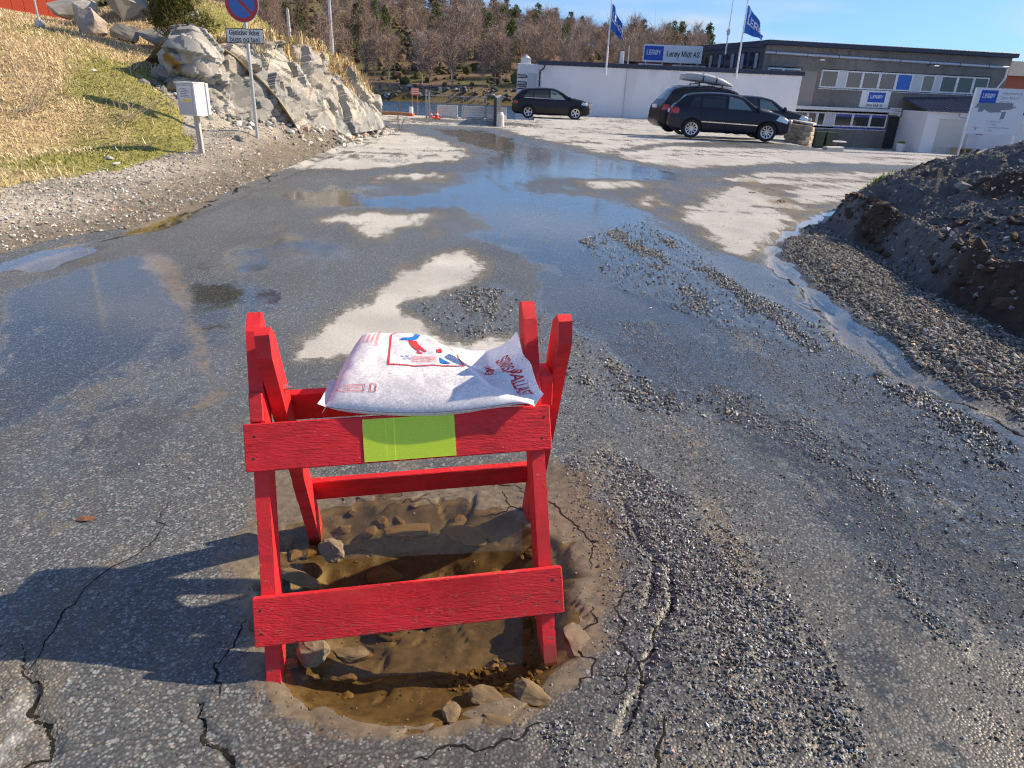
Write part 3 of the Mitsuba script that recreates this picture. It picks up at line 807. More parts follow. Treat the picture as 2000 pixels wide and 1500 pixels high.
def decal(poly, name, m, off=.0022):
    """A flat printed shape in bag coordinates (p, q), laid on the bag's surface."""
    g = poly if hasattr(poly, 'geom_type') else sg.Polygon(poly)
    vs, fs, c = [], [], 0
    for part in getattr(g, 'geoms', [g]):
        v2, f2 = trimesh.creation.triangulate_polygon(part, engine='earcut')
        v2, f2 = trimesh.remesh.subdivide_to_size(np.c_[v2, np.zeros(len(v2))], f2, .018)
        vs.append(v2[:, :2])
        fs.append(f2 + c)
        c += len(v2)
    v2, f2 = np.vstack(vs), np.vstack(fs)
    X = bag_xyz(v2[:, 0], v2[:, 1], off) @ HR.T + HO
    return put(name, (X, f2), m, bag)


def flat_text(s, size, p, q, rot, bold=False, width=None, asp=1.0):
    """2D outline of lettering, size in metres, placed on the bag at (p, q), turned by rot degrees (seen from above, in u, v)."""
    m = text(s, size, None, bold, .001, width)
    top_f = m.faces[(m.face_normals[:, 2] > .9)]
    tri = [sg.Polygon(m.vertices[t][:, :2]) for t in top_f]
    g = shapely.union_all([t for t in tri if t.area > 0])
    lo = g.bounds
    g = shapely.affinity.translate(g, -(lo[0] + lo[2]) / 2, -(lo[1] + lo[3]) / 2)
    g = shapely.affinity.rotate(g, rot, origin=(0, 0))
    g = shapely.affinity.scale(g, 1 / (BU1 - BU0), 1 / .345, origin=(0, 0))
    return shapely.affinity.translate(g, p, q)


import shapely.affinity
D = decal
frame = sg.Polygon([(.265, .33), (.235, .84), (.30, .97), (.60, .97), (.655, .86), (.645, .50), (.66, .33)])
D(frame.difference(frame.buffer(-.010)), 'printed_frame', 'print_red')
D(flat_text('STRØSAND/BALLAST', .023, .90, .53, -88, True, .235), 'printed_text', 'print_red', .0045)
D(flat_text('16kg', .032, .815, .66, -86, True, .080), 'printed_text', 'print_red', .0045)
for r, (t_, w_) in enumerate((('Sandpakking A/S', .105), ('Telefon', .060), ('Telefax', .056), ('Postboks', .052), ('www.grus.no', .072))):
    D(flat_text(t_, .011 if r == 0 else .0085, .165 - .026 * r, .76 - .1 * (r > 0) + .1 * (r > 0), -86, False, w_), 'printed_text', 'print_red')
# a figure spreading grit: blue jacket, red trousers
D(sg.Polygon([(.30, .735), (.31, .765), (.345, .775), (.375, .80), (.385, .86), (.37, .89), (.405, .89), (.42, .85), (.41, .775), (.38, .735), (.345, .73)]), 'printed_figure', 'print_blue')
D(sg.Polygon([(.352, .725), (.40, .73), (.42, .66), (.465, .56), (.455, .545), (.42, .60), (.40, .625), (.43, .55), (.42, .545), (.38, .63)]), 'printed_figure', 'print_red')
D(sg.Polygon([(.405, .545), (.44, .53), (.44, .50), (.41, .52)]), 'printed_figure', 'print_red')
D(sg.Polygon([(.515, .60), (.545, .62), (.55, .54), (.52, .53)]), 'printed_figure', 'print_red')
D(sg.Polygon([(.53, .93), (.555, .93), (.56, .83), (.53, .83)]), 'printed_figure', 'print_red')
D(sg.Polygon([(.53, .46), (.59, .36), (.535, .375)]), 'printed_arrow', 'print_blue')
for r in range(5):
    D(sg.Polygon([(.385, .385 + .017 * r), (.515, .385 + .017 * r), (.515, .389 + .017 * r), (.385, .389 + .017 * r)]), 'printed_line', 'print_red')
for r in range(4):
    D(sg.Point(.335 + .014 * r, .47 - .045 * (r % 2)).buffer(.012), 'printed_mark', 'print_faint')
# the small arrow label low on the front side
ar = sg.Polygon([(.035, .105), (.065, .125), (.175, .125), (.175, .075), (.065, .075)])
D(ar.difference(ar.buffer(-.0035)), 'printed_label', 'print_red', .0026)
D(flat_text('Sag Punkt', .006, .120, .100, 0, False, .045), 'printed_text', 'print_red', .0028)
cr = sg.Polygon([(.205, .08), (.225, .08), (.225, .13), (.205, .13)]).buffer(.004)
D(cr.difference(cr.buffer(-.004)), 'printed_label', 'print_red', .0026)

# ------------------------------------------------------------------ right: gravel bank, soil mound, loose stones
def mound_z(x, y):
    d, _ = line_dist(np.c_[x, y], MOUND)
    k = sstep(8.6, 9.8, y)                                   # 0 near the camera (ridge and trench), 1 at the big heap
    n1, n2 = nz(x, y, 1.6, 4, 70), nz(x, y, 7, 4, 71)
    dd = d + .30 * n1
    heap = 1.36 * (1 - np.exp(-np.maximum(dd, 0) / 1.4)) * sstep(14.2, 11.2, y - .25 * (x - 6)) * (1 - .25 * sstep(10, 18, x))
    low = .36 * np.exp(-((dd - .22) / .16) ** 2) - .30 * np.exp(-((dd - .62) / .20) ** 2) + .85 * sstep(.75, 2.6, dd) + .12 * sstep(.1, .6, dd)
    z = heap * k + low * (1 - k) * sstep(.5, 3.5, y)
    z = z + (.13 * n1 + .17 * n2 + .075 * nz(x, y, 24, 3, 72) + .07 * np.abs(nz(x, y, 9, 3, 73)) + .03 * np.abs(nz(x, y, 18, 2, 76))) * sstep(-.05, .35, d)
    return z - .10 * sstep(.12, -.15, d) + .02


mx, my = graded(2.4, 30, 3.4, 6.2, .027, .035), graded(1.0, 17, 3.4, 10.5, .03, .035)
v, f = sheet(mx, my, mound_z, keep=lambda w: line_dist(w[:, :2], MOUND)[0] > -.3)
d = line_dist(v[:, :2], MOUND)[0]
soil = sstep(.55, .68, .5 + nz(v[:, 0], v[:, 1], 1.4, 4, 74) + .12 * np.exp(-((d - .25) / .3) ** 2))[:, None]
col = (np.array([.115, .116, .12]) * (1 - soil) + np.array([.055, .040, .031]) * soil) * (.6 + .8 * (nz(v[:, 0], v[:, 1], 30, 2, 75)[:, None] + .5))


def soil_bump(p, n, uv):
    d1, d2, c = voronoi(p.x * 45, p.y * 45 + p.z * 30)
    return smoothstep(.7, .1, d1) * c + noise(p.x * 18, p.y * 18, p.z * 18)


mat('soil', base_color=VC, roughness=.92, specular=.25, bump=(soil_bump, .018, 2e-3))
struct('dirt_mound', (v, f), 'soil', 'dark heap of dug-up soil and crushed stone', smooth=True, color=col)
GB = PLAN['gravbank'][0]


def bank_z(x, y):
    s = sdf(np.c_[x, y], GB)
    return -.06 + .10 * sstep(.06, -.22, s + .10 * nz(x, y, 5, 3, 80)) + .03 * nz(x, y, 3, 3, 81) + .014 * nz(x, y, 30, 2, 82)


bx, by = np.arange(2.3, 6.2, .022), np.arange(2.6, 9.2, .026)
v, f = sheet(bx, by, bank_z, keep=lambda w: sdf(w[:, :2], GB) < .12)
col = np.array([.155, .152, .145]) * (.55 + .9 * (nz(v[:, 0], v[:, 1], 35, 2, 83)[:, None] + .5)) * (.75 + .5 * sstep(-.02, -.30, sdf(v[:, :2], GB)))[:, None]
struct('gravel_bank', (v, f), 'soil', 'bank of loose grey gravel between the stream and the soil mound', smooth=True, color=col)

mat('wet_stone', base_color=VC, roughness=.55, specular=.45)
mat('dry_stone', base_color=VC, roughness=.85, specular=.25)


def lay(points, zf, sizes, seed, **kw):
    return pebbles(np.c_[points, zf(points[:, 0], points[:, 1])], sizes, seed, **kw)


def merge(parts):
    c, V, Fc, C = 0, [], [], []
    for v, f, k in parts:
        V.append(v)
        Fc.append(f + c)
        C.append(k)
        c += len(v)
    return (np.vstack(V), np.vstack(Fc)), np.vstack(C)


def sizes(n, lo, hi, seed, power=2.2):
    return lo + (hi - lo) * np.random.default_rng(seed).uniform(size=n) ** power


def top_z(x, y):
    return np.maximum(bank_z(x, y), road_z(x, y))


P = gp.uniform([2.1, 2.6], [4.2, 9.2], (52000, 2))
sd_ = sdf(P, GB)
P = P[(sd_ < 0) | ((sd_ < .16) & (gp.uniform(size=len(P)) < .45) & (sdf(P, PLAN['streams'][0]) > -.03))]
h_ = len(P) // 3
m, c = merge([lay(P[:h_], top_z, sizes(h_, .02, .045, 91), 92, tint=(1.25, 1.22, 1.15)), lay(P[h_:], top_z, sizes(len(P) - h_, .012, .03, 94), 95, detail=False, tint=(1.2, 1.17, 1.1))])
tag(put('bank_gravel', m, 'dry_stone', color=c), 'loose grey gravel covering the bank beside the stream', 'gravel', kind='stuff')
P = gp.uniform([3.0, 2.2], [9.5, 12.5], (60000, 2))
d = line_dist(P, MOUND)[0]
P = P[(d > .02) & (gp.uniform(size=len(P)) < .55 * np.clip(11 / P[:, 1] - .6, .16, 1)) & (P[:, 0] < P[:, 1] * .95 + .5)]
m, c = merge([lay(P, mound_z, sizes(len(P), .014, .075, 93, 3.5), 94, detail=False, contrast=2.2)])
tag(put('mound_gravel', m, 'dry_stone', color=c), 'crushed stones lying all over the dark soil mound', 'gravel', kind='stuff')

# gravel washed over the asphalt, thick in streaks
parts = []
for i, q in enumerate(PLAN['grav']):
    near = np.asarray(q)[:, 1].min() < 2
    P = scatter(q, 15000 if i == 0 else (11000 if near else 6500), 100 + i)
    cl = nz(P[:, 0] * 4.5 + P[:, 1] * .5, P[:, 1] * .9, 1.0, 3, 120 + i) + .55 * nz(P[:, 0] * 12, P[:, 1] * 4, 1.0, 2, 130 + i) - .9 * np.maximum(0, sdf(P, q) + .12)
    P = P[gp.uniform(size=len(P)) < sstep(-.34 if i == 0 else (-.12 if near else -.02), .22, cl) * .9 + .05]
    P = P[sdf(P, PLAN['pothole'][0]) > .06]
    parts.append(lay(P, road_z, sizes(len(P), .0065 if near else .010, .0175 if near else .028, 140 + i, 1.5), 150 + i, detail=False, contrast=2.3, tint=(1.03, 1.09, 1.15), flat=.75))
P = gp.uniform([-2.2, .9], [4.5, 11], (9000, 2))
P = P[gp.uniform(size=len(P)) < np.where(P[:, 0] > .2, .8, .18)]
parts.append(lay(P, road_z, sizes(len(P), .005, .017, 160, 2.5), 161, detail=False))
P = gp.uniform([.25, .9], [4.2, 4.6], (95000, 2))
P = P[(np.abs(P[:, 0] - 1.0) < .62 * P[:, 1]) & (gp.uniform(size=len(P)) < sstep(-.25, .30, nz(P[:, 0] * 4.5 + P[:, 1] * .5, P[:, 1] * .8, 1.0, 3, 164) + .6 * nz(P[:, 0] * 12, P[:, 1] * 3, 1.0, 3, 165)) * .85) & (sdf(P, PLAN['pothole'][0]) > .10) & (P[:, 0] < 2.15 + .1 * P[:, 1])]
parts.append(lay(P, road_z, sizes(len(P), .005, .014, 166, 1.8), 167, detail=False, contrast=2.1))
P = gp.uniform([-1.7, 1.0], [2.0, 2.5], (5000, 2))
parts.append(lay(P, road_z, sizes(len(P), .004, .011, 162, 2.5), 163, detail=False))
m, c = merge(parts)
tag(put('loose_gravel', m, 'wet_stone', color=c), 'loose wet gravel washed in streaks over the asphalt', 'gravel', kind='stuff')

# stones one can pick out
ROCK_C = np.array([.17, .14, .10])


def boulder(seed, sx, sy, sz, sub=2, rough=.10, rnd_=0.0):
    """A faceted stone: the hull of random points, refined and roughened."""
    g = np.random.default_rng(seed)
    p = g.normal(size=(14, 3))
    p /= np.linalg.norm(p, axis=1, keepdims=True)
    m = hull(p * g.uniform(.75, 1.1, (14, 1)))
    for _ in range(sub):
        m = m.subdivide()
    v = np.array(m.vertices)
    n = v / (np.linalg.norm(v, axis=1, keepdims=True) + 1e-9)
    v = (1 - rnd_) * v + rnd_ * .95 * n + n * rough * 2.6 * (meshkit.fbm(v * 2.2 + seed, 3, seed) - .5)[:, None]
    return trimesh.Trimesh(v * [sx, sy, sz], m.faces, process=False)


def stone_col(v, base, seed, var=.5):
    t = meshkit.fbm(v * (1.6 / max(np.ptp(v, axis=0).max(), .05)) * 3, 3, seed)[:, None] + .5 * (meshkit.noise(v * 160, seed)[:, None] - .5)
    return np.clip(np.asarray(base) * (1 - var / 2 + var * t), 0.01, .8)


def stone(name, label, at, s, seed, base, rot=0.0, mat_='dry_stone', cat_='stone', group=None, sub=2, rough=.10):
    m = boulder(seed, s[0] / 2, s[1] / 2, s[2] / 2, sub, rough, .32 if sub > 2 else 0.0)
    m = xf(m, rotz(rot), None)
    c = stone_col(m.vertices, base, seed)
    m = xf(m, None, at)
    k = put(name, m, mat_, color=c, smooth=False)
    return tag(k, label, cat_, group)


MUD = (.15, .11, .066)
POT = [  # x, y, size, label   (lumps of broken asphalt and stone in the pothole)
    (-.60, 1.93, (.125, .09, .085), 'brown stone beside the back left leg of the sawhorse'),
    (-.67, 1.80, (.20, .07, .05), 'long flat silted slab just left of the back left leg'),
    (-.43, 1.95, (.16, .10, .06), 'muddy stone under water right of the back left leg'),
    (-.26, 1.81, (.17, .12, .09), 'rounded drowned stone in the middle of the pothole'),
    (-.36, 1.72, (.14, .10, .07), 'dark drowned stone above the left half of the lower rail'),
    (-.07, 1.85, (.12, .10, .085), 'round brown stone above the lower rail on the right'),
    (.035, 1.90, (.13, .11, .09), 'blocky brown stone next to the right back leg'),
    (-.03, 1.98, (.10, .07, .05), 'small lump of mud below the right back leg'),
    (-.545, 1.475, (.125, .095, .085), 'angular stone by the foot of the front left leg'),
    (-.43, 1.50, (.15, .075, .055), 'flat rectangular stone under the lower rail'),
    (-.02, 1.355, (.16, .10, .07), 'crumbling lump of asphalt left of the front right foot'),
    (.085, 1.375, (.17, .105, .07), 'crumbling lump of asphalt at the front right foot'),
    (.015, 1.295, (.20, .09, .045), 'flat muddy slab at the lower lip of the pothole'),
    (.245, 1.585, (.13, .15, .05), 'flat grey slab right of the lower rail end'),
    (.05, 1.50, (.10, .07, .05), 'small stone under the right end of the lower rail'),
    (-.16, 2.12, (.24, .12, .05), 'broad muddy slab below the back rail'),
    (-.36, 2.14, (.22, .10, .04), 'low muddy slab left of centre below the back rail'),
]
for i, (x, y, s, lb) in enumerate(POT):
    z = float(road_z(np.array([x]), np.array([y]))[0])
    ztop = {0: .035, 1: -.008, 8: .03, 9: -.015, 10: -.014, 11: -.008, 12: -.022, 13: -.014}.get(i, max(z + s[2] * .62, -.115))
    stone('stone', lb, (x, y, ztop - s[2] * .5), s, 200 + i, MUD if i not in (0, 8, 13) else (.17, .14, .10), rot=rnd.uniform(-.5, .5), sub=3, rough=.17)
g = np.random.default_rng(255)
RIMQ = PLAN['pothole'][0]
for i in range(44):
    a_, b_ = RIMQ[i % len(RIMQ)], RIMQ[(i + 1) % len(RIMQ)]
    u_ = g.uniform()
    c_ = np.array([-.29, 1.78])
    p_ = np.array(a_) * (1 - u_) + np.array(b_) * u_
    p_ = c_ + (p_ - c_) * g.uniform(.62, 1.0)
    if p_[1] < 1.36 and p_[0] < -.15:
        p_ = p_ + [.25, .05]
    s3 = g.uniform(.03, .095)
    z = float(road_z(p_[:1], p_[1:])[0])
    stone('stone', 'brown silted lump of broken asphalt lying around the edge of the pothole', (p_[0], p_[1], z + s3 * .08), (s3, s3 * g.uniform(.6, .95), s3 * g.uniform(.4, .7)), 900 + i, np.array(MUD) * g.uniform(.85, 1.15), rot=g.uniform(0, 3), group='lumps of broken asphalt around the pothole', sub=3, rough=.16)
# gravelly silt in the right half of the pothole
P = scatter([(-.15, 1.42), (.12, 1.42), (.15, 1.60), (.02, 1.66), (-.15, 1.56)], 2600, 170)
m, c = merge([lay(P, road_z, sizes(len(P), .012, .034, 171, 1.5), 172)])
tag(put('pothole_gravel', m, 'dry_stone', color=c * 0 + np.array(MUD) * (.7 + .6 * c[:, :1] / .2)), 'rounded brown pebbles under water at the right side of the pothole', 'gravel', kind='stuff')
for x, y, s, lb, base in (
        (2.185, 3.78, .105, 'grey stone standing in the stream near the right picture edge', (.16, .16, .16)),
        (.335, 2.06, .026, 'dark pebble on the silt right of the sawhorse', (.07, .07, .07)),
        (1.02, 4.95, .03, 'white pebble on the wet asphalt far right of the sawhorse', (.75, .75, .73)),
        (.33, 2.0 - .08, .02, 'small brown pebble on the silt right of the sawhorse', (.10, .08, .06)),
        (.66, 3.15, .022, 'black pebble on the wet asphalt right of the bag', (.05, .05, .05))):
    stone('pebble', lb, (x, y, float(road_z(np.array([x]), np.array([y]))[0]) + s * .18), (s, s * .75, s * .55), int(x * 100 + y * 10), base, mat_='wet_stone', cat_='pebble')
MST = [(5.55, 8.9, .24, 'pale boulder half buried in the side of the soil mound'), (4.75, 7.7, .16, 'grey stone low on the soil mound by the trench'), (7.0, 8.7, .28, 'long grey rock lying high on the soil mound'), (4.9, 6.9, .14, 'small light stone on the ridge of soil'), (3.35, 5.4, .09, 'flat stone on the gravel bank'), (6.2, 7.9, .22, 'rough stone in the middle of the soil mound')]
for i, (x, y, s, lb) in enumerate(MST):
    zf = bank_z if i == 4 else mound_z
    stone('stone', lb, (x, y, float(zf(np.array([x]), np.array([y]))[0]) + s * .16), (s, s * .7, s * .55), 240 + i, (.26, .26, .25), rot=rnd.uniform(0, 3))
# clods of turned soil along the ridge
P = np.vstack([gp.uniform([3.5, 4.0], [4.4, 9.6], (900, 2)), gp.uniform([4.2, 6.5], [6.6, 9.0], (500, 2))])
d = line_dist(P, MOUND)[0]
P = P[(d > .02) & (d < 1.6) & (nz(P[:, 0], P[:, 1], 1.7, 3, 180) > .02)]
m, c = merge([lay(P, mound_z, sizes(len(P), .04, .16, 181, 2.5), 182)])
tag(put('soil_clods', m, 'dry_stone', color=c * 0 + np.array([.055, .040, .030]) * (.6 + .8 * c[:, :1] / .2)), 'dark clods of turned soil along the ridge on the right', 'soil', kind='stuff')
# tufts of new grass
mat('fresh_blade', base_color=VC, roughness=.7, specular=.25)


def tuft(label, x, y, zf, r, n, h, seed, straw=.15):
    g = np.random.default_rng(seed)
    p = g.normal(0, r * .45, (n, 2)) + [x, y]
    P3 = np.c_[p, zf(p[:, 0], p[:, 1]) - .01]
    cols = np.where(g.uniform(size=(n, 1)) < straw, [.42, .34, .17], [.17, .26, .04]) * g.uniform(.6, 1.3, (n, 1))
    v, f, c = blades(P3, None, h, cols, seed, lean=(.05, .9), width=.004)
    return tag(put('grass_tuft', (v, f), 'fresh_blade', color=c), label, 'grass tuft')


for i, (x, y, r, n, h, lb) in enumerate((
        (4.62, 6.05, .10, 90, .13, 'tuft of green grass high beside the trench at the right picture edge'),
        (3.95, 5.15, .09, 110, .15, 'tuft of bright grass on the lower soil ridge at the right'),
        (4.25, 6.7, .07, 60, .11, 'little tuft of grass at the crest of the soil ridge'),
        (5.2, 10.3, .22, 170, .15, 'clump of grass at the far foot of the soil mound'),
        (5.75, 11.0, .22, 170, .17, 'clump of grass higher up the far edge of the soil mound'),
        (6.1, 11.3, .15, 120, .14, 'uppermost clump of grass on the far edge of the soil mound'),
        (4.75, 9.9, .18, 120, .10, 'sparse grass by the head of the stream'),
        (6.6, 8.3, .10, 70, .10, 'tuft of grass in the middle of the mound slope'),
        (3.5, 4.2, .05, 40, .08, 'tiny tuft of grass on the gravel bank near the right edge'))):
    tuft(lb, x, y, mound_z if i != 8 else bank_z, r, n, h, 300 + i)
# pale bits of wood on the heap
mat('old_wood', base_color=(.42, .36, .27), roughness=.85)
for i, (a, b, lb) in enumerate((((6.15, 9.9), (6.42, 10.05), 'pale broken stick high on the soil mound'), ((7.3, 9.4), (7.5, 9.47), 'short white stick at the right picture edge of the mound'))):
    pa, pb = [np.array([q[0], q[1], float(mound_z(np.array([q[0]]), np.array([q[1]]))[0]) + .03 + .05 * j]) for j, q in enumerate((a, b))]
    tag(put('stick', rod(pa, pb, .012, .007, 6), 'old_wood'), lb, 'stick')
pz = [np.array([x, y, STREAM_Z - .03 + .02 * k]) for k, (x, y) in enumerate(((2.30, 3.19), (2.36, 3.40)))]
tag(put('plank_piece', hull([p + np.array([dx, dy, dz]) for p in pz for dx in (-.017, .017) for dy in (-.01, .01) for dz in (0, .018)]), 'old_wood'), 'short yellowish board lying in the stream at the right', 'board')

# cracks in the asphalt: flat jagged ribbons, the shade of the gap painted dark, each branch a piece of the road
mat('crack_shade', base_color=(.022, .021, .020), roughness=1.0, specular=.0)


def crack(pts, w, seed):
    g = np.random.default_rng(seed)
    Q = np.asarray(pts, float)
    for _ in range(4):
        m = (Q[:-1] + Q[1:]) / 2
        L = np.linalg.norm(Q[1:] - Q[:-1], axis=1)[:, None]
        m = m + g.normal(0, .13, m.shape) * L
        N = np.empty((len(Q) + len(m), 2))
        N[0::2], N[1::2] = Q, m
        Q = N
    t = np.gradient(Q, axis=0)
    t /= np.linalg.norm(t, axis=1, keepdims=True) + 1e-9
    n = np.c_[-t[:, 1], t[:, 0]]
    u = np.linspace(0, 1, len(Q))
    ww = .68 * w * np.clip(np.sin(np.pi * np.clip(u * .96 + .02, 0, 1)) ** .5 * (.25 + 1.5 * meshkit.fbm(np.c_[u * 17, u * 0, u * 0 + seed], 3, seed)), .08, 2)[:, None]
    a, b = Q - n * ww * g.uniform(.3, .7, (len(Q), 1)), Q + n * ww * g.uniform(.3, .7, (len(Q), 1))
    v = np.vstack([a, b])
    z = road_z(v[:, 0], v[:, 1]) + .0016
    k = np.arange(len(Q) - 1)
    put('crack', (np.c_[v, z], np.vstack([np.c_[k, k + 1, k + 1 + len(Q)], np.c_[k, k + 1 + len(Q), k + len(Q)]])), 'crack_shade', 'road')


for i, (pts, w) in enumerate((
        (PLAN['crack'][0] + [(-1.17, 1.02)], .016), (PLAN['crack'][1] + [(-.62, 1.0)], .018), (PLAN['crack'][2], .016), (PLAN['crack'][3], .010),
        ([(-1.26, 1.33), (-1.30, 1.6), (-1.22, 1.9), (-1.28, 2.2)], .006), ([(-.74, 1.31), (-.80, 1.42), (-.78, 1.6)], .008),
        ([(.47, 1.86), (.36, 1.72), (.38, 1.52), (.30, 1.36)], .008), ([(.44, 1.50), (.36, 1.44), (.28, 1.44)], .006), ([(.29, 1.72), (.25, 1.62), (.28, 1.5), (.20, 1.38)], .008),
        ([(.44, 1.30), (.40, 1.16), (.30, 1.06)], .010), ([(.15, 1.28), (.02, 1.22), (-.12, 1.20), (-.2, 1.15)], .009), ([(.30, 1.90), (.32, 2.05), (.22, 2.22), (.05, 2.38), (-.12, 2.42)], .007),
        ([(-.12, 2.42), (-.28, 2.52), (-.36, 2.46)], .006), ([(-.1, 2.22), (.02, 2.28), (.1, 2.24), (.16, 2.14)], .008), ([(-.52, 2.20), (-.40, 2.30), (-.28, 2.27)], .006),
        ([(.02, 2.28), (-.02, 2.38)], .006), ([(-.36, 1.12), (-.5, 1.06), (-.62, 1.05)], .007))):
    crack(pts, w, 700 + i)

mat('dead_leaf', base_color=(.16, .065, .035), roughness=.7)
lf_ = np.array([(-.055, 0, .004), (-.03, .022, .012), (.0, .03, .006), (.03, .02, .014), (.06, .002, .006), (.03, -.018, .004), (.0, -.026, .012), (-.03, -.018, .006), (0, 0, .016)])
kk = np.arange(8)
lf_ = lf_ * .62 @ rotz(.2).T + [-1.52, 2.03, float(road_z(np.array([-1.52]), np.array([2.03]))[0])]
tag(put('leaf', (lf_, np.c_[kk, (kk + 1) % 8, kk * 0 + 8]), 'dead_leaf'), 'reddish brown dead leaf lying on the asphalt left of the sawhorse', 'leaf')
# crumbled edge of the asphalt along the gutter, drawn with the same dark ribbons
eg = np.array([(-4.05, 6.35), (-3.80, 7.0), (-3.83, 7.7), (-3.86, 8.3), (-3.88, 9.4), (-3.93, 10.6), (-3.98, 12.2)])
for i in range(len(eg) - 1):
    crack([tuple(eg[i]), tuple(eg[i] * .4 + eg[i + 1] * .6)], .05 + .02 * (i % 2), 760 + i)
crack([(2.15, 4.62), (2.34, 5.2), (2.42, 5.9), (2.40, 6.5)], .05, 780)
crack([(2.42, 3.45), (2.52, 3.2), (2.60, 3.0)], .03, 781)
# brown grit washed down over the pale asphalt at the right
P = scatter(PLAN['silt'][2], 2600, 790)
P = P[nz(P[:, 0], P[:, 1], 2.2, 3, 793) - .9 * np.maximum(0, sdf(P, PLAN['silt'][2]) + .30) > -.05]
m, c = merge([lay(P, road_z, sizes(len(P), .012, .045, 791, 2.0), 792, detail=False, tint=(1.5, 1.15, .9))])
tag(put('brown_grit', m, 'dry_stone', color=c), 'streak of brown grit lying across the pale asphalt near the head of the stream', 'gravel', kind='stuff')

# ------------------------------------------------------------------ left: rock outcrop, boulders, juniper, signs, red house
RB = np.array([(-7.5, 14.6), (-6.85, 13.7), (-6.0, 13.9), (-5.35, 15.0), (-4.95, 17.0), (-4.55, 19.5), (-4.3, 21.6), (-4.35, 23.0), (-5.4, 24.2), (-8.5, 25.0)])
RS = np.r_[0, np.cumsum(np.linalg.norm(np.diff(RB, axis=0), axis=1))]
RTOP = np.interp(np.linspace(0, RS[-1], 200), RS, [1.9, 2.15, 2.25, 2.1, 2.1, 2.05, 1.75, 1.55, .8, .2])
ns, nt = 330, 130
s = np.linspace(0, RS[-1], ns)
bxs = np.stack([np.interp(s, RS, RB[:, 0]), np.interp(s, RS, RB[:, 1])], 1)
k = np.exp(-(np.arange(-12, 13) / 6.0) ** 2)
k /= k.sum()
bxs = np.stack([np.convolve(np.pad(bxs[:, i], 12, 'edge'), k, 'valid') for i in range(2)], 1)
tg = np.gradient(bxs, axis=0)
tg /= np.linalg.norm(tg, axis=1, keepdims=True)
nl = np.stack([tg[:, 1], -tg[:, 0]], 1)                      # outwards, to the road
tt = np.linspace(0, 1, nt)
topz = np.interp(s, np.linspace(0, RS[-1], 200), RTOP)
S, Tt = np.meshgrid(np.arange(ns), tt, indexing='ij')
face = np.clip(Tt / .62, 0, 1)
back = np.clip((Tt - .62) / .38, 0, 1)
z0 = .12
zz = z0 + (topz[S] - z0) * (face ** .85) + back * .55 - .35 * back ** 2.5
inn = .62 * face ** 1.6 + 2.4 * back
P = np.stack([bxs[S, 0] - nl[S, 0] * inn, bxs[S, 1] - nl[S, 1] * inn, zz], -1).reshape(-1, 3)
bk = back.ravel()
P[:, 2] = np.where(bk > 0, P[:, 2] * (1 - bk ** 1.5) + (left_z(P[:, 0], P[:, 1]) - .25) * bk ** 1.5, P[:, 2])
NR = np.stack([nl[S, 0] * (1 - .8 * back), nl[S, 1] * (1 - .8 * back), .25 + .8 * back], -1).reshape(-1, 3)
from scipy.spatial import cKDTree


def facets(P, n, scale, amp, tilt, seed, gapd=.6):
    """Blocky relief: every point takes the offset and slope of the nearest of n slanted cells."""
    g = np.random.default_rng(seed)
    A = np.array([[.80, 0, .60], [0, 1, 0], [-.60, 0, .80]]) @ np.diag([1, 1, 1])
    B = np.stack([P[:, 1], P[:, 0], P[:, 2]], 1) @ A           # bedding slants down to the right along the face
    Q = B * np.array([.8, 1.0, 1.35]) / scale
    Q = Q + .35 * (np.stack([meshkit.fbm(Q * .9 + 7 * j, 3, seed + j) for j in range(3)], -1) - .5)
    lo, hi = Q.min(0), Q.max(0)
    c = g.uniform(lo, hi, (int(n), 3))
    dd_, ii_ = cKDTree(c).query(Q, k=2)
    i, gap = ii_[:, 0], np.clip((dd_[:, 1] - dd_[:, 0]) / .10, 0, 1)
    o, gr = g.uniform(-1, 1, len(c)), g.normal(0, tilt, (len(c), 3))
    return amp * (o[i] + ((Q - c[i]) * gr[i]).sum(1) - gapd * (1 - gap)), i, g.uniform(0, 1, len(c))[i]


d1, i1, r1 = facets(P, 200, .85, .14, 1.0, 5, .35)
d2, i2, r2 = facets(P, 2200, .32, .055, 1.0, 6)
d3, i3, r3 = facets(P, 14000, .12, .018, .8, 8)
fade = np.clip(.25 + 1.2 * face.ravel(), 0, 1) * (1 - .88 * sstep(.05, .35, back.ravel()))
P = P + NR * ((d1 + d2 + d3) * fade)[:, None]
a = (np.arange(ns - 1)[:, None] * nt + np.arange(nt - 1)[None]).ravel()
f = np.vstack([np.c_[a, a + nt, a + nt + 1], np.c_[a, a + nt + 1, a + 1]])
tone = (.17 + .09 * r1 + .14 * r2 + .08 * r3)[:, None]
col = tone * (np.array([.90, .90, .875]) + .08 * (r2[:, None] - .5) * np.array([1.6, .3, -1.5]))
streak = meshkit.fbm(np.stack([P[:, 1] * .8 + P[:, 2] * 1.1, P[:, 0], (P[:, 2] - P[:, 1] * .55) * 5], -1), 3, 9)
col *= (.7 + .6 * streak)[:, None]
moss = sstep(.50, .60, meshkit.fbm(P * 1.25 + 3, 4, 14) + .10 * (back.ravel() > 0) + .22 * (face.ravel() - .7)) * sstep(-.4, .3, d2 / .055 + .2)
col = col * (1 - moss[:, None]) + moss[:, None] * np.array([.20, .115, .03]) * (.6 + .8 * r3[:, None])
grassy = sstep(.12, .42, back.ravel() + .5 * (meshkit.fbm(P * 1.2, 3, 15) - .5))[:, None]
col = col * (1 - grassy) + grassy * np.array([.42, .33, .19])
mat('rock', base_color=VC, roughness=.85, specular=.25)
struct('rock_outcrop', (P, f), 'rock', 'blasted pale grey rock face with rusty moss beside the road', smooth=False, color=col)
rock_tree = cKDTree(P[:, :2])


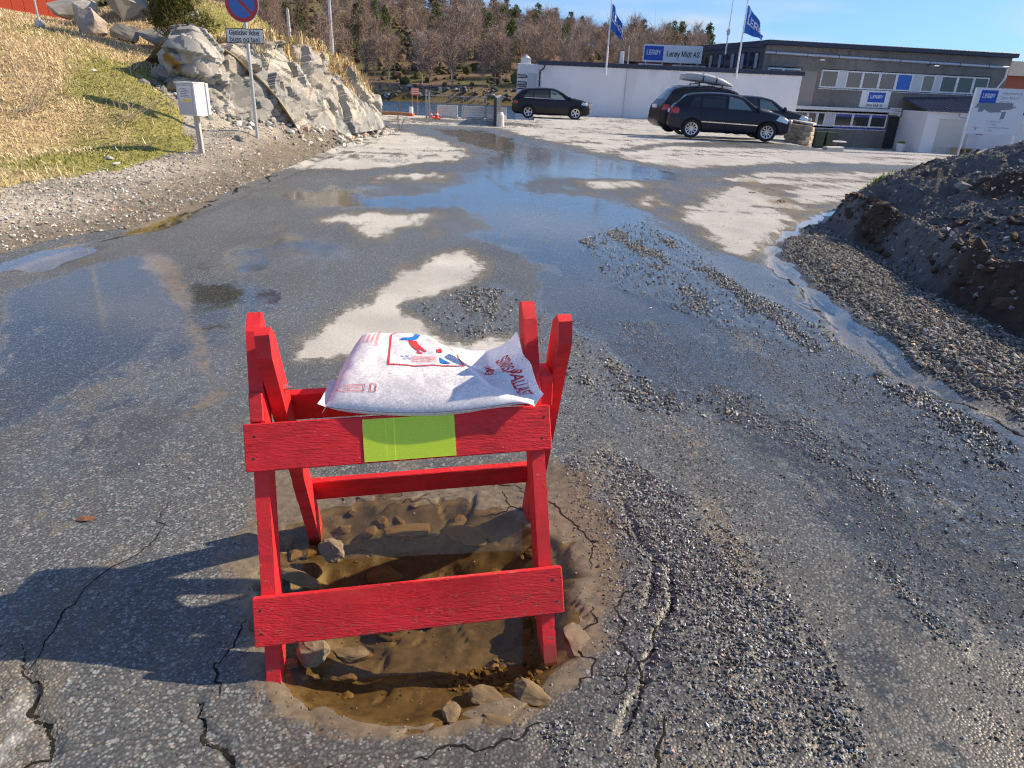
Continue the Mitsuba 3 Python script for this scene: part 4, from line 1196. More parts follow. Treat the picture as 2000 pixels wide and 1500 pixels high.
def rock_top(x, y):
    """Height of the ground or the rock, whichever is higher."""
    q = np.c_[np.atleast_1d(x), np.atleast_1d(y)]
    dist, i = rock_tree.query(q, k=6)
    zr = np.where(dist < .4, P_ROCK[i, 2], -9).max(1)
    return np.maximum(zr, grass_z(q[:, 0], q[:, 1]))


P_ROCK = P

# straw standing on top of the rock
q = gp.uniform([-7.0, 16.0], [-4.4, 24.5], (15000, 2))
q = q[line_dist(q, RB)[0] > .30 + .5 * gp.uniform(size=len(q))] if line_dist(np.array([[-7.5, 18]]), RB)[0][0] > 0 else q[line_dist(q, RB)[0] < -(.30 + .5 * gp.uniform(size=len(q)))]
q3 = np.c_[q, rock_top(q[:, 0], q[:, 1]) - .02]
cols = np.where(gp.uniform(size=(len(q), 1)) < .12, [.20, .23, .06], [.62, .49, .29]) * gp.uniform(.55, 1.3, (len(q), 1))
v, f, c = blades(q3, None, np.full(len(q), .42), cols, 31, lean=(.05, .7), width=.011)
tag(put('tall_grass', (v, f), 'blade', color=c), 'tall dry straw growing on top of the rock', 'grass', kind='stuff')

# rubble along the foot of the rock and over the verge
u = gp.uniform(size=900)
i = (u * (ns - 30)).astype(int) + 10
o = np.abs(gp.normal(0, .55, 900))
q = bxs[i] + nl[i] * (o - .1)[:, None]
m, c = merge([lay(q, verge_z, sizes(900, .04, .26, 190, 3.0) * np.clip(1.2 - o * .5, .4, 1), 191, tint=(2.6, 2.55, 2.45))])
q = gp.uniform([-7.2, 3.0], [-3.8, 24], (42000, 2))
dd = line_dist(q, EDGE)[0]
q = q[(dd > .1) & (line_dist(q, GRASS)[0] < .25) & (gp.uniform(size=len(q)) < np.clip(9 / q[:, 1], .2, 1))]
m2, c2 = merge([(m[0], m[1], c), lay(q, verge_z, sizes(len(q), .012, .055, 192, 3.0), 193, detail=False, tint=(2.7, 2.6, 2.45))])
tag(put('verge_stones', m2, 'dry_stone', color=c2), 'loose pale stones strewn on the shoulder and below the rock', 'gravel', kind='stuff')

# boulders
GREY = (.25, .255, .25)
for i, (x, y, sx, sy, sz, lb, base, rise) in enumerate((
        (-9.85, 17.2, .62, .55, .55, 'pale boulder with a pinkish top on the grass bank', (.32, .28, .25), .1),
        (-9.2, 17.4, .50, .45, .36, 'round grey boulder right of the pink topped one', GREY, .08),
        (-8.55, 17.6, .85, .5, .40, 'long slanting slab in the row of boulders on the bank', GREY, .12),
        (-9.75, 18.6, .95, .7, .75, 'tall leaning boulder behind the pink topped one', GREY, .3),
        (-10.6, 18.4, .55, .5, .42, 'squat boulder at the left of the row below the red house', (.33, .33, .32), .12),
        (-11.3, 18.9, .7, .6, .45, 'dark boulder in the shade below the red house', (.27, .27, .27), .15),
        (-8.9, 19.0, .9, .7, .6, 'boulder with a white face at the top of the row', (.34, .335, .32), .4),
        (-8.2, 18.6, .7, .5, .45, 'light boulder left of the juniper', GREY, .2),
        (-7.85, 17.2, .55, .4, .42, 'small bluish boulder in front of the juniper', (.26, .28, .29), .1),
        (-7.4, 16.6, .5, .35, .36, 'white cornered boulder at the foot of the juniper', (.36, .36, .345), .05),
        (-10.2, 20.2, 1.1, .8, .8, 'big grey boulder at the top edge of the picture', GREY, .5),
        (-11.9, 20.5, .9, .7, .6, 'grey boulder near the corner of the red house', (.3, .3, .3), .3))):
    z = float(grass_z(np.array([x]), np.array([y]))[0])
    stone('boulder', lb, (x, y, z + rise + .12), (sx * 1.35, sy * 1.3, sz * 1.35), 260 + i, base, rot=rnd.uniform(0, 3), mat_='rock', cat_='boulder')
for i, (x, y, s_, lb) in enumerate(((-6.0, 10.3, .17, 'white stone in the grass left of the box on the post'), (-5.75, 10.0, .15, 'pale stone at the edge of the grass below the post'), (-6.35, 7.2, .20, 'white flat stone at the left picture edge by the verge'), (-5.0, 12.6, .25, 'dark grey stone behind the post with the box'))):
    z = float(np.maximum(grass_z(np.array([x]), np.array([y])), verge_z(np.array([x]), np.array([y])))[0])
    stone('stone', lb, (x, y, z + s_ * .12), (s_, s_ * .7, s_ * .45), 280 + i, (.5, .49, .46) if i < 3 else (.2, .2, .2), rot=1.0 * i)

# juniper
mat('bark', base_color=(.12, .09, .065), roughness=.9)
mat('needle', base_color=VC, roughness=.7, specular=.2)


def needle_cloud(centres, radii, per, length, base, seed, width=.012, up=.35):
    """Short needle-like blades filling clumps: (vertices, faces, colours)."""
    g = np.random.default_rng(seed)
    n = len(centres) * per
    c, r = np.repeat(centres, per, 0), np.repeat(radii, per)
    d = g.normal(size=(n, 3))
    d /= np.linalg.norm(d, axis=1, keepdims=True)
    p = c + d * (r * g.uniform(.35, 1.0, n) ** .6)[:, None] * [1, 1, .85]
    w = d * .7 + g.normal(0, .4, (n, 3)) + [0, 0, up]
    w /= np.linalg.norm(w, axis=1, keepdims=True)
    sd = np.cross(w, g.normal(size=(n, 3)))
    sd *= (width / (np.linalg.norm(sd, axis=1, keepdims=True) + 1e-9)) * g.uniform(.6, 1.4, (n, 1))
    L = (length * g.uniform(.5, 1.3, n))[:, None]
    v = np.stack([p - sd, p + sd, p + w * L], 1).reshape(-1, 3)
    clump = np.repeat(g.uniform(.6, 1.35, len(centres)), per)[:, None]
    cols = np.clip(np.asarray(base) * clump * g.uniform(.6, 1.4, (n, 1)), 0, .6)
    return v, np.arange(3 * n).reshape(-1, 3), np.repeat(cols, 3, 0)


jx, jy = -7.75, 16.9
jz = float(grass_z(np.array([jx]), np.array([jy]))[0])
jz = max(jz, 2.05)
jun = thing('juniper', 'dense dark green juniper bush on top of the rock', 'bush')
g = np.random.default_rng(40)
cc = []
for _ in range(115):
    h = g.uniform(0, 1) ** .8
    rr = .74 * (1 - .55 * h) * math.sqrt(g.uniform(.1, 1))
    an = g.uniform(0, 6.28)
    cc.append((jx + rr * math.cos(an), jy + rr * math.sin(an), jz + .15 + 1.75 * h))
cc = np.array(cc)
v, f, c = needle_cloud(cc, g.uniform(.12, .24, len(cc)), 150, .11, (.085, .092, .022), 41, .010)
put('foliage', (v, f), 'needle', jun, color=c)
put('stem', cat([rod((jx, jy, jz - .3), tuple(cc[i] - np.array([0, 0, .05])), .03, .008, 6) for i in range(0, 115, 6)]), 'bark', jun)

# bare shrubs behind the sign


def bare_shrub(label, x, y, z, h, spread, n, seed, name='bare_shrub'):
    g = np.random.default_rng(seed)
    rods = []
    for _ in range(n):
        p = np.array([x + g.normal(0, .08), y + g.normal(0, .08), z])
        d = np.array([g.normal(0, spread), g.normal(0, spread), 1.0])
        for k in range(4):
            d = d / np.linalg.norm(d)
            q = p + d * h / 4 * g.uniform(.8, 1.2)
            rods.append(rod(p, q, .011 * (1 - k * .2), .011 * (.8 - k * .2), 4))
            if k > 0:
                for _ in range(3):
                    e = d + g.normal(0, .55, 3)
                    rods.append(rod(q, q + e / np.linalg.norm(e) * h * .2, .004, .002, 3))
            p, d = q, d + g.normal(0, .22, 3) * [1, 1, .3]
    return tag(put(name, cat(rods), 'twig'), label, 'shrub')


mat('twig', base_color=(.19, .125, .10), roughness=.9)
for i, (x, y, h, n, lb) in enumerate(((-6.7, 17.0, 1.3, 4, 'thin bare shrub just right of the juniper'), (-6.1, 18.0, 1.5, 5, 'bare shrub behind the round road sign'), (-5.95, 19.6, 1.7, 8, 'brown bare shrub right of the text sign'), (-5.7, 21.0, 1.5, 8, 'tangle of bare twigs on the rock near the white stake'), (-5.55, 22.4, 1.3, 7, 'low bare shrub near the right end of the rock'), (-6.8, 21.5, 2.0, 9, 'tall bare shrub behind the rock'), (-7.6, 23.0, 2.2, 9, 'bare shrub far back on the rock below the grey pole'))):
    bare_shrub(lb, x, y, max(float(rock_top(x, y)[0]), 1.2) - .1, h, .28, n, 330 + i)
bare_shrub('few thin red twigs at the water right of the rock', -4.15, 24.2, -.2, 1.0, .25, 4, 345)

# no-parking sign on its pole
mat('galvanised', base_color=(.52, .53, .54), metallic=.6, roughness=.45)
mat('sign_blue', base_color=(.035, .13, .45), roughness=.4)
mat('sign_red', base_color=(.42, .02, .025), roughness=.4)
mat('sign_white', base_color=(.62, .64, .66), roughness=.45)
mat('sign_black', base_color=(.02, .02, .022), roughness=.5)
sx_, sy_, sz_ = -4.87, 13.2, float(verge_z(np.array([-4.87]), np.array([13.2]))[0])
sg_ = thing('road_sign', 'no parking road sign on a grey pole with a text plate below', 'sign')
put('pole', rod((sx_, sy_, sz_ - .2), (sx_, sy_, 2.95), .030, n=16), 'galvanised', sg_)


def facing(yaw, at):
    return rotz(yaw) @ FRONT, np.asarray(at, float)


yaw = -.10
R, t = facing(yaw, (sx_ - .02, sy_ - .034, 2.60))
disc = put('disc', prism(sg.Point(0, 0).buffer(.30, 48), .006, R, t), 'sign_blue', sg_)
t2 = t + R @ np.array([0, 0, .007])
ring = sg.Point(0, 0).buffer(.292, 48).difference(sg.Point(0, 0).buffer(.232, 48))
slash = shapely.affinity.rotate(sg.box(-.24, -.024, .24, .024), -45, origin=(0, 0))
put('red_ring', prism(ring.union(slash.intersection(sg.Point(0, 0).buffer(.236, 48))), .002, R, t2), 'sign_red', disc)
put('rim', prism(sg.Point(0, 0).buffer(.303, 48).difference(sg.Point(0, 0).buffer(.294, 48)), .009, R, t), 'galvanised', disc)
R, t = facing(yaw, (sx_ - .02, sy_ - .034, 2.095))
pl = put('text_plate', prism(sg.box(-.345, -.115, .345, .115), .005, R, t), 'sign_white', sg_)
t2 = t + R @ np.array([0, 0, .006])
put('lettering', cat([xf(text('Gjelder ikke', .075, (-.01, .05), True, .0015, .54), R, t2), xf(text('buss og taxi', .075, (-.01, -.055), True, .0015, .54), R, t2)]), 'sign_black', pl)
put('border', prism(sg.box(-.345, -.115, .345, .115).difference(sg.box(-.333, -.103, .333, .103)), .0015, R, t2), 'sign_black', pl)
for z in (2.6, 2.06):
    put('clamp', xf(box((-.05, -.036, -.02), (.05, .036, .02), .004), None, (sx_, sy_, z)), 'galvanised', sg_)

# notice box on a post
mat('box_white', base_color=(.66, .67, .70), roughness=.45)
mat('box_front_shade', base_color=(.40, .42, .46), roughness=.3, specular=.6)  # grey blue shade of the front side put into its colour
mat('paper', base_color=(.62, .63, .66), roughness=.7)
mat('label_yellow', base_color=(.75, .55, .03), roughness=.6)
mat('print_grey', base_color=(.22, .23, .27), roughness=.7)
mat('post_wood', base_color=(.42, .40, .37), roughness=.7)
bxx, byy, bz = -5.17, 11.5, float(verge_z(np.array([-5.17]), np.array([11.5]))[0])
nb = thing('notice_box', 'white notice box with a lid standing on a wooden post by the verge', 'box')
put('post', hull(np.vstack([np.array([[dx, dy, 0] for dx in (-.035, .035) for dy in (-.035, .035)]) + [bxx, byy, bz - .2], np.array([[dx, dy, 0] for dx in (-.035, .035) for dy in (-.035, .035)]) + [bxx - .015, byy, .92]])), 'post_wood', nb)
yb = .42
Rb, tb = rotz(-yb), np.array([bxx - .03, byy, .86])


def bpart(name, lo, hi, m, parent=nb, bevel=.006):
    return put(name, xf(box(lo, hi, bevel), Rb, tb), m, parent)


bpart('body', (-.19, -.13, 0), (.19, .085, .46), 'box_white')
bpart('back_shell', (-.195, .095, .01), (.20, .15, .475), 'box_white')
bpart('lid', (-.205, -.15, .463), (.20, .09, .485), 'box_white')
fr = bpart('front_panel', (-.178, -.136, .012), (.178, -.131, .448), 'box_front_shade', bevel=0)
nt_ = bpart('notice', (-.13, -.1385, .20), (.13, -.137, .425), 'paper', fr, 0)
for r in range(6):
    bpart('print_line', (-.10, -.1402, .265 + .024 * r), (.10 - .03 * (r % 3), -.1392, .275 + .024 * r), 'print_grey', fr, 0)
bpart('yellow_label', (-.07, -.1402, .205), (.12, -.1392, .235), 'label_yellow', fr, 0)

# poles
pole = thing('lamp_pole', 'tall grey pole rising behind the rock out of the picture', 'pole')
put('shaft', rod((-8.75, 34, -.5), (-8.75, 34, 9.5), .075, .06, 14), 'galvanised', pole)
put('base_sleeve', rod((-8.75, 34, -.5), (-8.75, 34, 3.2), .09, .09, 14), 'galvanised', pole)
mat('white_paint', base_color=(.75, .75, .74), roughness=.5)
st_ = thing('marker_stake', 'short white stake standing in the straw on the rock', 'stake')
put('stake', hull([np.array([-6.25 + dx, 20.0 + dy, z]) for dx in (-.03, .03) for dy in (-.02, .02) for z in (1.6, 3.05)]), 'white_paint', st_)
put('tip', hull([np.array([-6.25 + dx, 20.0 + dy, z]) for dx in (-.03, .03) for dy in (-.02, .02) for z in (3.05,)] + [np.array([-6.25, 20.0, 3.12])]), 'white_paint', st_)
fp = thing('fence_pole', 'grey metal fence pole with a white upper part among the boulders', 'pole')
fz = float(grass_z(np.array([-10.4]), np.array([16.2]))[0])
put('lower_tube', rod((-10.4, 16.2, fz - .2), (-10.4, 16.2, 3.0), .022, n=10), 'galvanised', fp)
put('upper_tube', rod((-10.4, 16.2, 2.95), (-10.4, 16.2, 4.6), .034, n=10), 'white_paint', fp)
put('foot', box((-10.47, 16.13, fz - .1), (-10.33, 16.27, fz + .14), .01), 'galvanised', fp)
tag(put('wire_post', rod((-12.3, 17.8, 2.0), (-12.3, 17.8, 2.75), .018, n=8), 'galvanised'), 'thin wire fence post in the shade left of the grey pole', 'post')
# dead stalk bundles on the bank
for i, (x, y, lb) in enumerate(((-6.7, 12.2, 'bundle of long dry stalks leaning left of the notice box'), (-7.9, 11.6, 'few dry stalks standing on the grass bank'))):
    z = float(grass_z(np.array([x]), np.array([y]))[0])
    g = np.random.default_rng(60 + i)
    tag(put('dry_stalks', cat([rod((x + g.normal(0, .12), y + g.normal(0, .1), z), (x + g.normal(.25, .25), y + g.normal(0, .2), z + g.uniform(.25, .6)), .006, .003, 4) for _ in range(16)]), 'old_wood'), lb, 'stalks')

# red house on the left
mat('red_boards', base_color=(.52, .07, .03), roughness=.7)
mat('red_trim', base_color=(.60, .17, .12), roughness=.6)
rh = thing('red_house', 'red boarded house wall at the top left corner', 'house')
HC, HRot = np.array([-15.75, 26.4, 0]), rotz(math.radians(31))


def hb(name, m, mt, parent):
    return put(name, xf(m, HRot, HC), mt, parent)


hb('wall', box((-16, .03, .5), (0, 7, 4.4)), 'red_boards', rh)
wl = rh + '__wall'
for i in range(30):
    x1 = -.34 * i
    hb('plank', box((x1 - .325, -.004 * (i % 3), .6), (x1, .028, 4.38), .006), 'red_boards', wl)
hb('skirting', box((-16, -.06, 2.5), (-1.35, -.008, 2.75), .01), 'red_trim', rh)
hb('roof', prism([(-.3, 4.4), (7.6, 4.4), (7.6, 4.9), (-.3, 4.6)], 16.6, np.array([[0, 0, 1.0], [1, 0, 0], [0, 1, 0]]), (-16.3, 0, 0)), 'old_wood', rh)

# ------------------------------------------------------------------ the inlet, the far shore and its hill
def ridge_h(x):
    return np.interp(x, [-400, -190, -138, -93, -72, -50, -5, 18, 50, 83, 190, 500], [60, 55, 50, 38, 32, 27.5, 20.5, 16.5, 14.5, 15, 13, 12])


def shore_y(x):
    return 152 + 6 * nz(x, x * 0, .05, 3, 400) + .05 * np.minimum(x, 0)


def hill_z(x, y):
    t = np.clip((y - shore_y(x)) / 165, -.2, 2)
    rh = ridge_h(x)
    up = (rh + 2.4) * np.where(t > 0, np.clip(t, 0, 1) ** .72, 0)
    z = -2.7 + up + np.minimum(t, 0) * 9 - .10 * rh * np.clip(t - 1, 0, 1)
    b = sstep(.0, .06, t)
    z = z + 1.3 * sstep(.0, .018, t) + b * (5.5 * nz(x, y, .028, 4, 401) + 1.6 * nz(x, y, .12, 3, 402))
    return z


hx = np.unique(np.r_[np.arange(-420, 480, 4.0), np.arange(-140, 60, 2.0)])
hy = np.unique(np.r_[np.arange(120, 220, 1.5), np.arange(220, 360, 3.0), np.arange(360, 900, 20)])
v, f = sheet(hx, hy, hill_z)
t = (v[:, 1] - shore_y(v[:, 0]))[:, None]
n1 = (nz(v[:, 0], v[:, 1], .11, 4, 403) + .5)[:, None]
n2 = (nz(v[:, 0], v[:, 1], .05, 3, 404) + .5)[:, None]
heath = np.array([.135, .10, .072]) * (1 - sstep(.42, .56, n1)) + np.array([.115, .112, .058]) * sstep(.45, .62, n1)
heath = heath * (1 - sstep(.58, .7, n2)) + np.array([.19, .125, .075]) * sstep(.58, .7, n2)
beach = sstep(4.0, 2.0, t)
col = heath * (1 - beach) + beach * np.array([.27, .205, .115]) * (.6 + .8 * n1)
col = np.where(t < 1.6, np.array([.13, .10, .035]), col)
mat('heath', base_color=VC, roughness=.95, specular=.1)
struct('hill', (v, f), 'heath', 'heathery hillside across the inlet', smooth=True, color=col)
mat('sea_bed', base_color=(.06, .06, .05), roughness=.9)
struct('ground', sheet(np.linspace(-2500, 2500, 9), np.linspace(-2000, 3000, 9), lambda x, y: x * 0 - 6.0), 'sea_bed')
SV, SF = sheet(np.r_[-900, -300, np.arange(-60, 30, .8), 300, 900], np.r_[38.0, np.arange(40, 80, .8), np.arange(80, 190, 2.0), 320], lambda x, y: SEA_Z + .035 * nz(x, y, .9, 2, 410) + .02 * nz(x, y, 2.3, 2, 411))
def wave(p, n, uv):
    return noise(p.x * .8, p.y * 1.6) + .5 * noise(p.x * 2.1, p.y * 3.7)


mat('sea_water', base_color=(.018, .045, .085), roughness=.25, specular=.35, bump=(wave, .35, 3e-2))
struct('sea', (SV, SF), 'sea_water', 'dark blue water of the narrow inlet', smooth=True)

# stones along the far shore
q = np.c_[gp.uniform(-70, 30, 800), gp.uniform(0, 5, 800)]
q[:, 1] = shore_y(q[:, 0]) + .5 + q[:, 1] * (.4 + .8 * (nz(q[:, 0], q[:, 0] * 0, .12, 2, 412) + .5))
v, f, c = lay(q, hill_z, sizes(len(q), .3, 1.5, 413, 2.6), 414, tint=(1.25, 1.22, 1.2))
tag(put('shore_rocks', (v, f), 'dry_stone', color=c), 'grey boulders lining the far shore of the inlet', 'rocks', kind='stuff')
# heather and scrub as low clumps
q = np.c_[gp.uniform(-230, 110, 9000), gp.uniform(6, 185, 9000)]
q[:, 1] += shore_y(q[:, 0])
q = q[np.abs(q[:, 0]) < q[:, 1] * .8]
v, f, c = lay(q, hill_z, sizes(len(q), .7, 3.0, 415, 1.8), 416, flat=.75)
base = np.array([[.13, .088, .064], [.095, .09, .042], [.065, .07, .03], [.17, .122, .09], [.105, .07, .052]])
pick = np.random.default_rng(417).integers(0, 5, len(q))
pick = np.where(nz(q[:, 0], q[:, 1], .07, 3, 418) > .06, 2 - (pick > 2), pick)
c = np.repeat(base[pick], 12, 0) * (.65 + .7 * np.random.default_rng(419).uniform(size=(len(c), 1)))
tag(put('scrub', (v, f), 'heath', color=c), 'low heather and scrub all over the hillside', 'scrub', kind='stuff')

# bare birches and pines: a few shapes, each tree an object of its own


def birch(seed, h=9.0):
    g = np.random.default_rng(seed)
    lean = g.normal(0, .03, 2)
    pts = [np.array([lean[0] * z + .12 * math.sin(z * .9 + seed), lean[1] * z, z]) for z in np.linspace(-.5, h, 6)]
    trunk = cat([rod(pts[i], pts[i + 1], .13 * (1 - i * .17), .13 * (.83 - i * .17), 5) for i in range(5)])
    n = 230
    z = g.uniform(.18, 1.0, n) ** .85 * h
    an = g.uniform(0, 2 * np.pi, n)
    L = (.30 + .55 * np.sin(np.pi * np.clip((z / h - .1) / .95, 0, 1))) * h * .36 * g.uniform(.5, 1.2, n)
    p0 = np.stack([np.interp(z, [p[2] for p in pts], [p[0] for p in pts]), lean[1] * z, z], 1)
    d = np.stack([np.cos(an) * .75, np.sin(an) * .75, g.uniform(.3, 1.1, n)], 1)
    p1 = p0 + d * L[:, None]
    vs, fs, c = [], [], 0
    for rep in range(5):
        if rep == 0:
            a, b, w = p0, p1, .035
        else:
            s = g.uniform(.3, 1, (n, 1))
            a = p0 + (p1 - p0) * s
            b = a + (d * .6 + g.normal(0, .6, (n, 3)) + [0, 0, .25]) * (L * .55)[:, None]
            w = .028
        sd = np.cross(b - a, g.normal(size=(n, 3)))
        sd *= w / np.linalg.norm(sd, axis=1, keepdims=True)
        vv = np.stack([a - sd, a + sd, b + sd * .3, b - sd * .3], 1).reshape(-1, 3)
        ff = (np.array([[0, 1, 2], [0, 2, 3]])[None] + (np.arange(n) * 4)[:, None, None]).reshape(-1, 3) + c
        vs.append(vv)
        fs.append(ff)
        c += len(vv)
    return trunk, (np.vstack(vs), np.vstack(fs))


def pine(seed, h=8.0):
    g = np.random.default_rng(seed)
    trunk = rod((0, 0, -.5), (g.normal(0, .2), g.normal(0, .2), h * .96), .17, .04, 6)
    cc, rr = [], []
    for _ in range(46):
        z = g.uniform(.22, 1.0)
        r = (1 - z) ** .65 * h * .27 * math.sqrt(g.uniform(.15, 1))
        an = g.uniform(0, 6.28)
        cc.append((r * math.cos(an), r * math.sin(an), z * h))
        rr.append(g.uniform(.35, .75) * (1.1 - .4 * z) * h / 8)
    v, f, c = needle_cloud(np.array(cc), np.array(rr), 26, .42, (.085, .125, .036), seed, .095, .3)
    return trunk, (v, f, c)


mat('birch_bark', base_color=(.34, .31, .28), roughness=.85)
mat('birch_twig', base_color=(.31, .230, .185), roughness=.9)
mat('birch_twig_grey', base_color=(.34, .27, .23), roughness=.9)
mat('pine_bark', base_color=(.14, .095, .065), roughness=.9)
BI, PI_, birch_meshes = [], [], []
for sd in range(6):
    tr, (v, f) = birch(500 + sd)
    birch_meshes.append((v, f))
    BI.append((mikit.ply(tr, 'birch_bark', smooth=True), mikit.ply((v, f), 'birch_twig' if sd % 3 else 'birch_twig_grey')))
for sd in range(5):
    tr, (v, f, c) = pine(520 + sd)
    PI_.append((mikit.ply(tr, 'pine_bark', smooth=True), mikit.ply((v, f), 'needle', color=c)))


def plant(name, kind, x, y, z, s, rot, label, category, group=None, sz=1.0):
    k = thing(name, label, category, group)
    w = T().translate([x, y, z]).rotate([0, 0, 1], rot).scale([s, s, s * sz])
    scene[k + '__trunk'] = {**kind[0], 'to_world': w}
    scene[k + '__crown'] = {**kind[1], 'to_world': w}
    return k


g = np.random.default_rng(77)
spots = []
while len(spots) < 225:
    y = shore_y(np.zeros(1))[0] + 6 + 178 * g.uniform() ** 1.1
    x = g.uniform(-.44, .235) * y
    if all((x - a) ** 2 + (y - b) ** 2 > (2.6 + .012 * y) ** 2 for a, b in spots):
        if nz(np.array([x]), np.array([y]), .045, 3, 430)[0] > -.10 - .25 * (y < 190):
            spots.append((x, y))
for i, (x, y) in enumerate(spots):
    z = float(hill_z(np.array([x]), np.array([y]))[0]) - .2
    plant('birch', BI[g.integers(0, 6)], x, y, z, g.uniform(.65, 1.12), g.uniform(0, 360), 'bare brown birch standing in the wood on the far hillside', 'tree', 'bare birches on the far hillside', g.uniform(.85, 1.2))
near = [(-22.0, 158.5, 1.02, 'bare birch with a pale trunk at the far shore behind the mesh gate'), (-8.9, 158.0, .95, 'pale trunked birch at the far shore left of the white building'), (-5.5, 160, .9, 'bare birch at the far shore close to the end of the white building'), (-29.5, 161, .85, 'birch with a white trunk on the far shore left of the red sign'), (-34.0, 160, .8, 'small white trunked birch at the far shore near the rock')]
for x, y, s_, lb in near:
    plant('birch', BI[g.integers(0, 6)], x, y, float(hill_z(np.array([x]), np.array([y]))[0]) - .2, s_, g.uniform(0, 360), lb, 'tree')
pn = 0
while pn < 165:
    y = shore_y(np.zeros(1))[0] + (130 + 50 * g.uniform() if g.uniform() < .5 else 20 + 120 * g.uniform())
    x = g.uniform(-.42, .245) * y
    z = float(hill_z(np.array([x]), np.array([y]))[0]) - .2
    plant('pine', PI_[g.integers(0, 5)], x, y, z, g.uniform(.9, 1.5) * (1.25 if y > 270 else 1), g.uniform(0, 360), 'dark green pine among the birches on the far hillside', 'tree', 'pines on the far hillside', g.uniform(.7, .95))
    pn += 1
# pines that stand out
for px, X, Y, s_, lb in ((0, -19.5, 205, 1.25, 'broad dark pine standing out above the mesh gate'), (0, 2.5, 212, .95, 'dark pine in the birches above the left end of the white building'), (0, 11.5, 190, .85, 'dark pine above the black car'), (0, 26.5, 185, 1.0, 'pine behind the left flagpole'), (0, -43.5, 190, .75, 'small dark green pine above the right end of the rock'), (0, 39, 180, .65, 'pine top showing right of the roof sign'), (0, 35.5, 182, .55, 'pine top showing over the roof sign')):
    plant('pine', PI_[g.integers(0, 5)], X, Y, float(hill_z(np.array([X]), np.array([Y]))[0]) - .2, s_, g.uniform(0, 360), lb, 'tree')
# the wood behind and between: one mass of crowns
q = np.c_[gp.uniform(-150, 75, 1500), gp.uniform(8, 182, 1500)]
q[:, 1] += shore_y(q[:, 0])
q = q[(q[:, 0] > -.42 * q[:, 1]) & (q[:, 0] < .20 * q[:, 1]) & (nz(q[:, 0], q[:, 1], .05, 3, 440) > -.02)][:150]
VV, FF, cc_ = [], [], 0
g2 = np.random.default_rng(441)
sel = np.arange(230 * 5)
sel = sel[sel % 3 == 0]
for i, (x, y) in enumerate(q):
    v, f = birch_meshes[i % 6]
    v = v.reshape(-1, 4, 3)[sel]
    s_ = g2.uniform(.55, 1.0)
    v = (v.reshape(-1, 3) * s_) @ rotz(g2.uniform(0, 6.28)).T + [x, y, float(hill_z(np.array([x]), np.array([y]))[0]) - .3]
    VV.append(v)
    FF.append((np.array([[0, 1, 2], [0, 2, 3]])[None] + (np.arange(len(sel)) * 4)[:, None, None]).reshape(-1, 3) + cc_)
    cc_ += len(v)
tag(put('birch_wood', (np.vstack(VV), np.vstack(FF)), 'birch_twig'), 'grey brown mass of bare birch crowns filling the far hillside', 'wood', kind='stuff')
# power line on the hill
mat('wire', base_color=(.05, .05, .05), roughness=.6)
mat('pole_wood', base_color=(.40, .37, .32), roughness=.9)
PP = [(-55.0, 250.0), (9.5, 215.0), (75.0, 205.0)]
tops = []
for i, (x, y) in enumerate(PP):
    z = float(hill_z(np.array([x]), np.array([y]))[0])
    k = thing('power_pole', ('wooden power pole far up the left of the hillside', 'wooden power pole on the hillside above the black car', 'wooden power pole hidden behind the dark building')[i], 'pole')
    put('post', rod((x, y, z - 1), (x, y, z + 9.5), .16, .12, 8), 'pole_wood', k)
    put('crossarm', box((x - .9, y - .07, z + 8.9), (x + .9, y + .07, z + 9.05)), 'pole_wood', k)
    tops.append(np.array([x, y, z + 9.1]))
for j in range(2):
    rods = []
    for a, b in zip(tops[:-1], tops[1:]):
        pts = [a + (b - a) * u + np.array([.8 * (2 * j - 1), 0, -4 * u * (1 - u) * 2.2]) for u in np.linspace(0, 1, 13)]
        rods.append(path_rod(pts, .022, 4))
    tag(put('power_line', cat(rods), 'wire'), ('left wire of the power line crossing the hillside', 'right wire of the power line crossing the hillside')[j], 'wire')

# ------------------------------------------------------------------ the quay
mat('concrete', base_color=(.44, .43, .41), roughness=.85)
mat('concrete_pale', base_color=(.62, .61, .58), roughness=.8)
mat('quay_timber', base_color=(.36, .19, .11), roughness=.8)
mat('mesh_steel', base_color=(.30, .33, .38), metallic=.5, roughness=.5)
QZ = -.245
tag(put('quay_beam', hull([(-9.5, 40.2, QZ), (-9.5, 40.45, QZ), (-5.9, 39.2, QZ), (-5.9, 39.45, QZ), (-9.5, 40.2, QZ + .16), (-9.5, 40.45, QZ + .16), (-5.9, 39.2, QZ + .16), (-5.9, 39.45, QZ + .16)]), 'quay_timber'), 'rusty brown edge beam of the quay left of the gate', 'beam')
BP = [(-.20, 0), (.20, 0), (.20, .10), (.09, .24), (.065, .62), (-.065, .62), (-.09, .24), (-.20, .10)]
for i, (xa, lb) in enumerate(((-4.62, 'leftmost of the three white concrete barriers on the quay'), (-3.30, 'middle of the three white concrete barriers on the quay'), (-2.02, 'rightmost of the three white concrete barriers on the quay'))):
    k = thing('concrete_barrier', lb, 'barrier', None)
    put('body', prism(BP, 1.10 if i != 1 else 1.2, np.array([[0, 0, 1.0], [1, 0, 0], [0, 1, 0]]), (xa, 39.0, QZ)), 'concrete_pale', k)
    put('foot', box((xa + .02, 38.74, QZ), (xa + 1.07, 38.795, QZ + .07), .01), 'concrete_pale', k)
gate = thing('mesh_gate', 'grey steel mesh gate standing open on the quay', 'gate')
GX, GY = -5.0, 37.6
put('post', rod((GX, GY, QZ - .1), (GX, GY, 1.12), .045, n=10), 'mesh_steel', gate)
put('post', rod((GX + .14, GY + .1, QZ), (GX + .14, GY + .1, 1.05), .03, n=10), 'mesh_steel', gate)
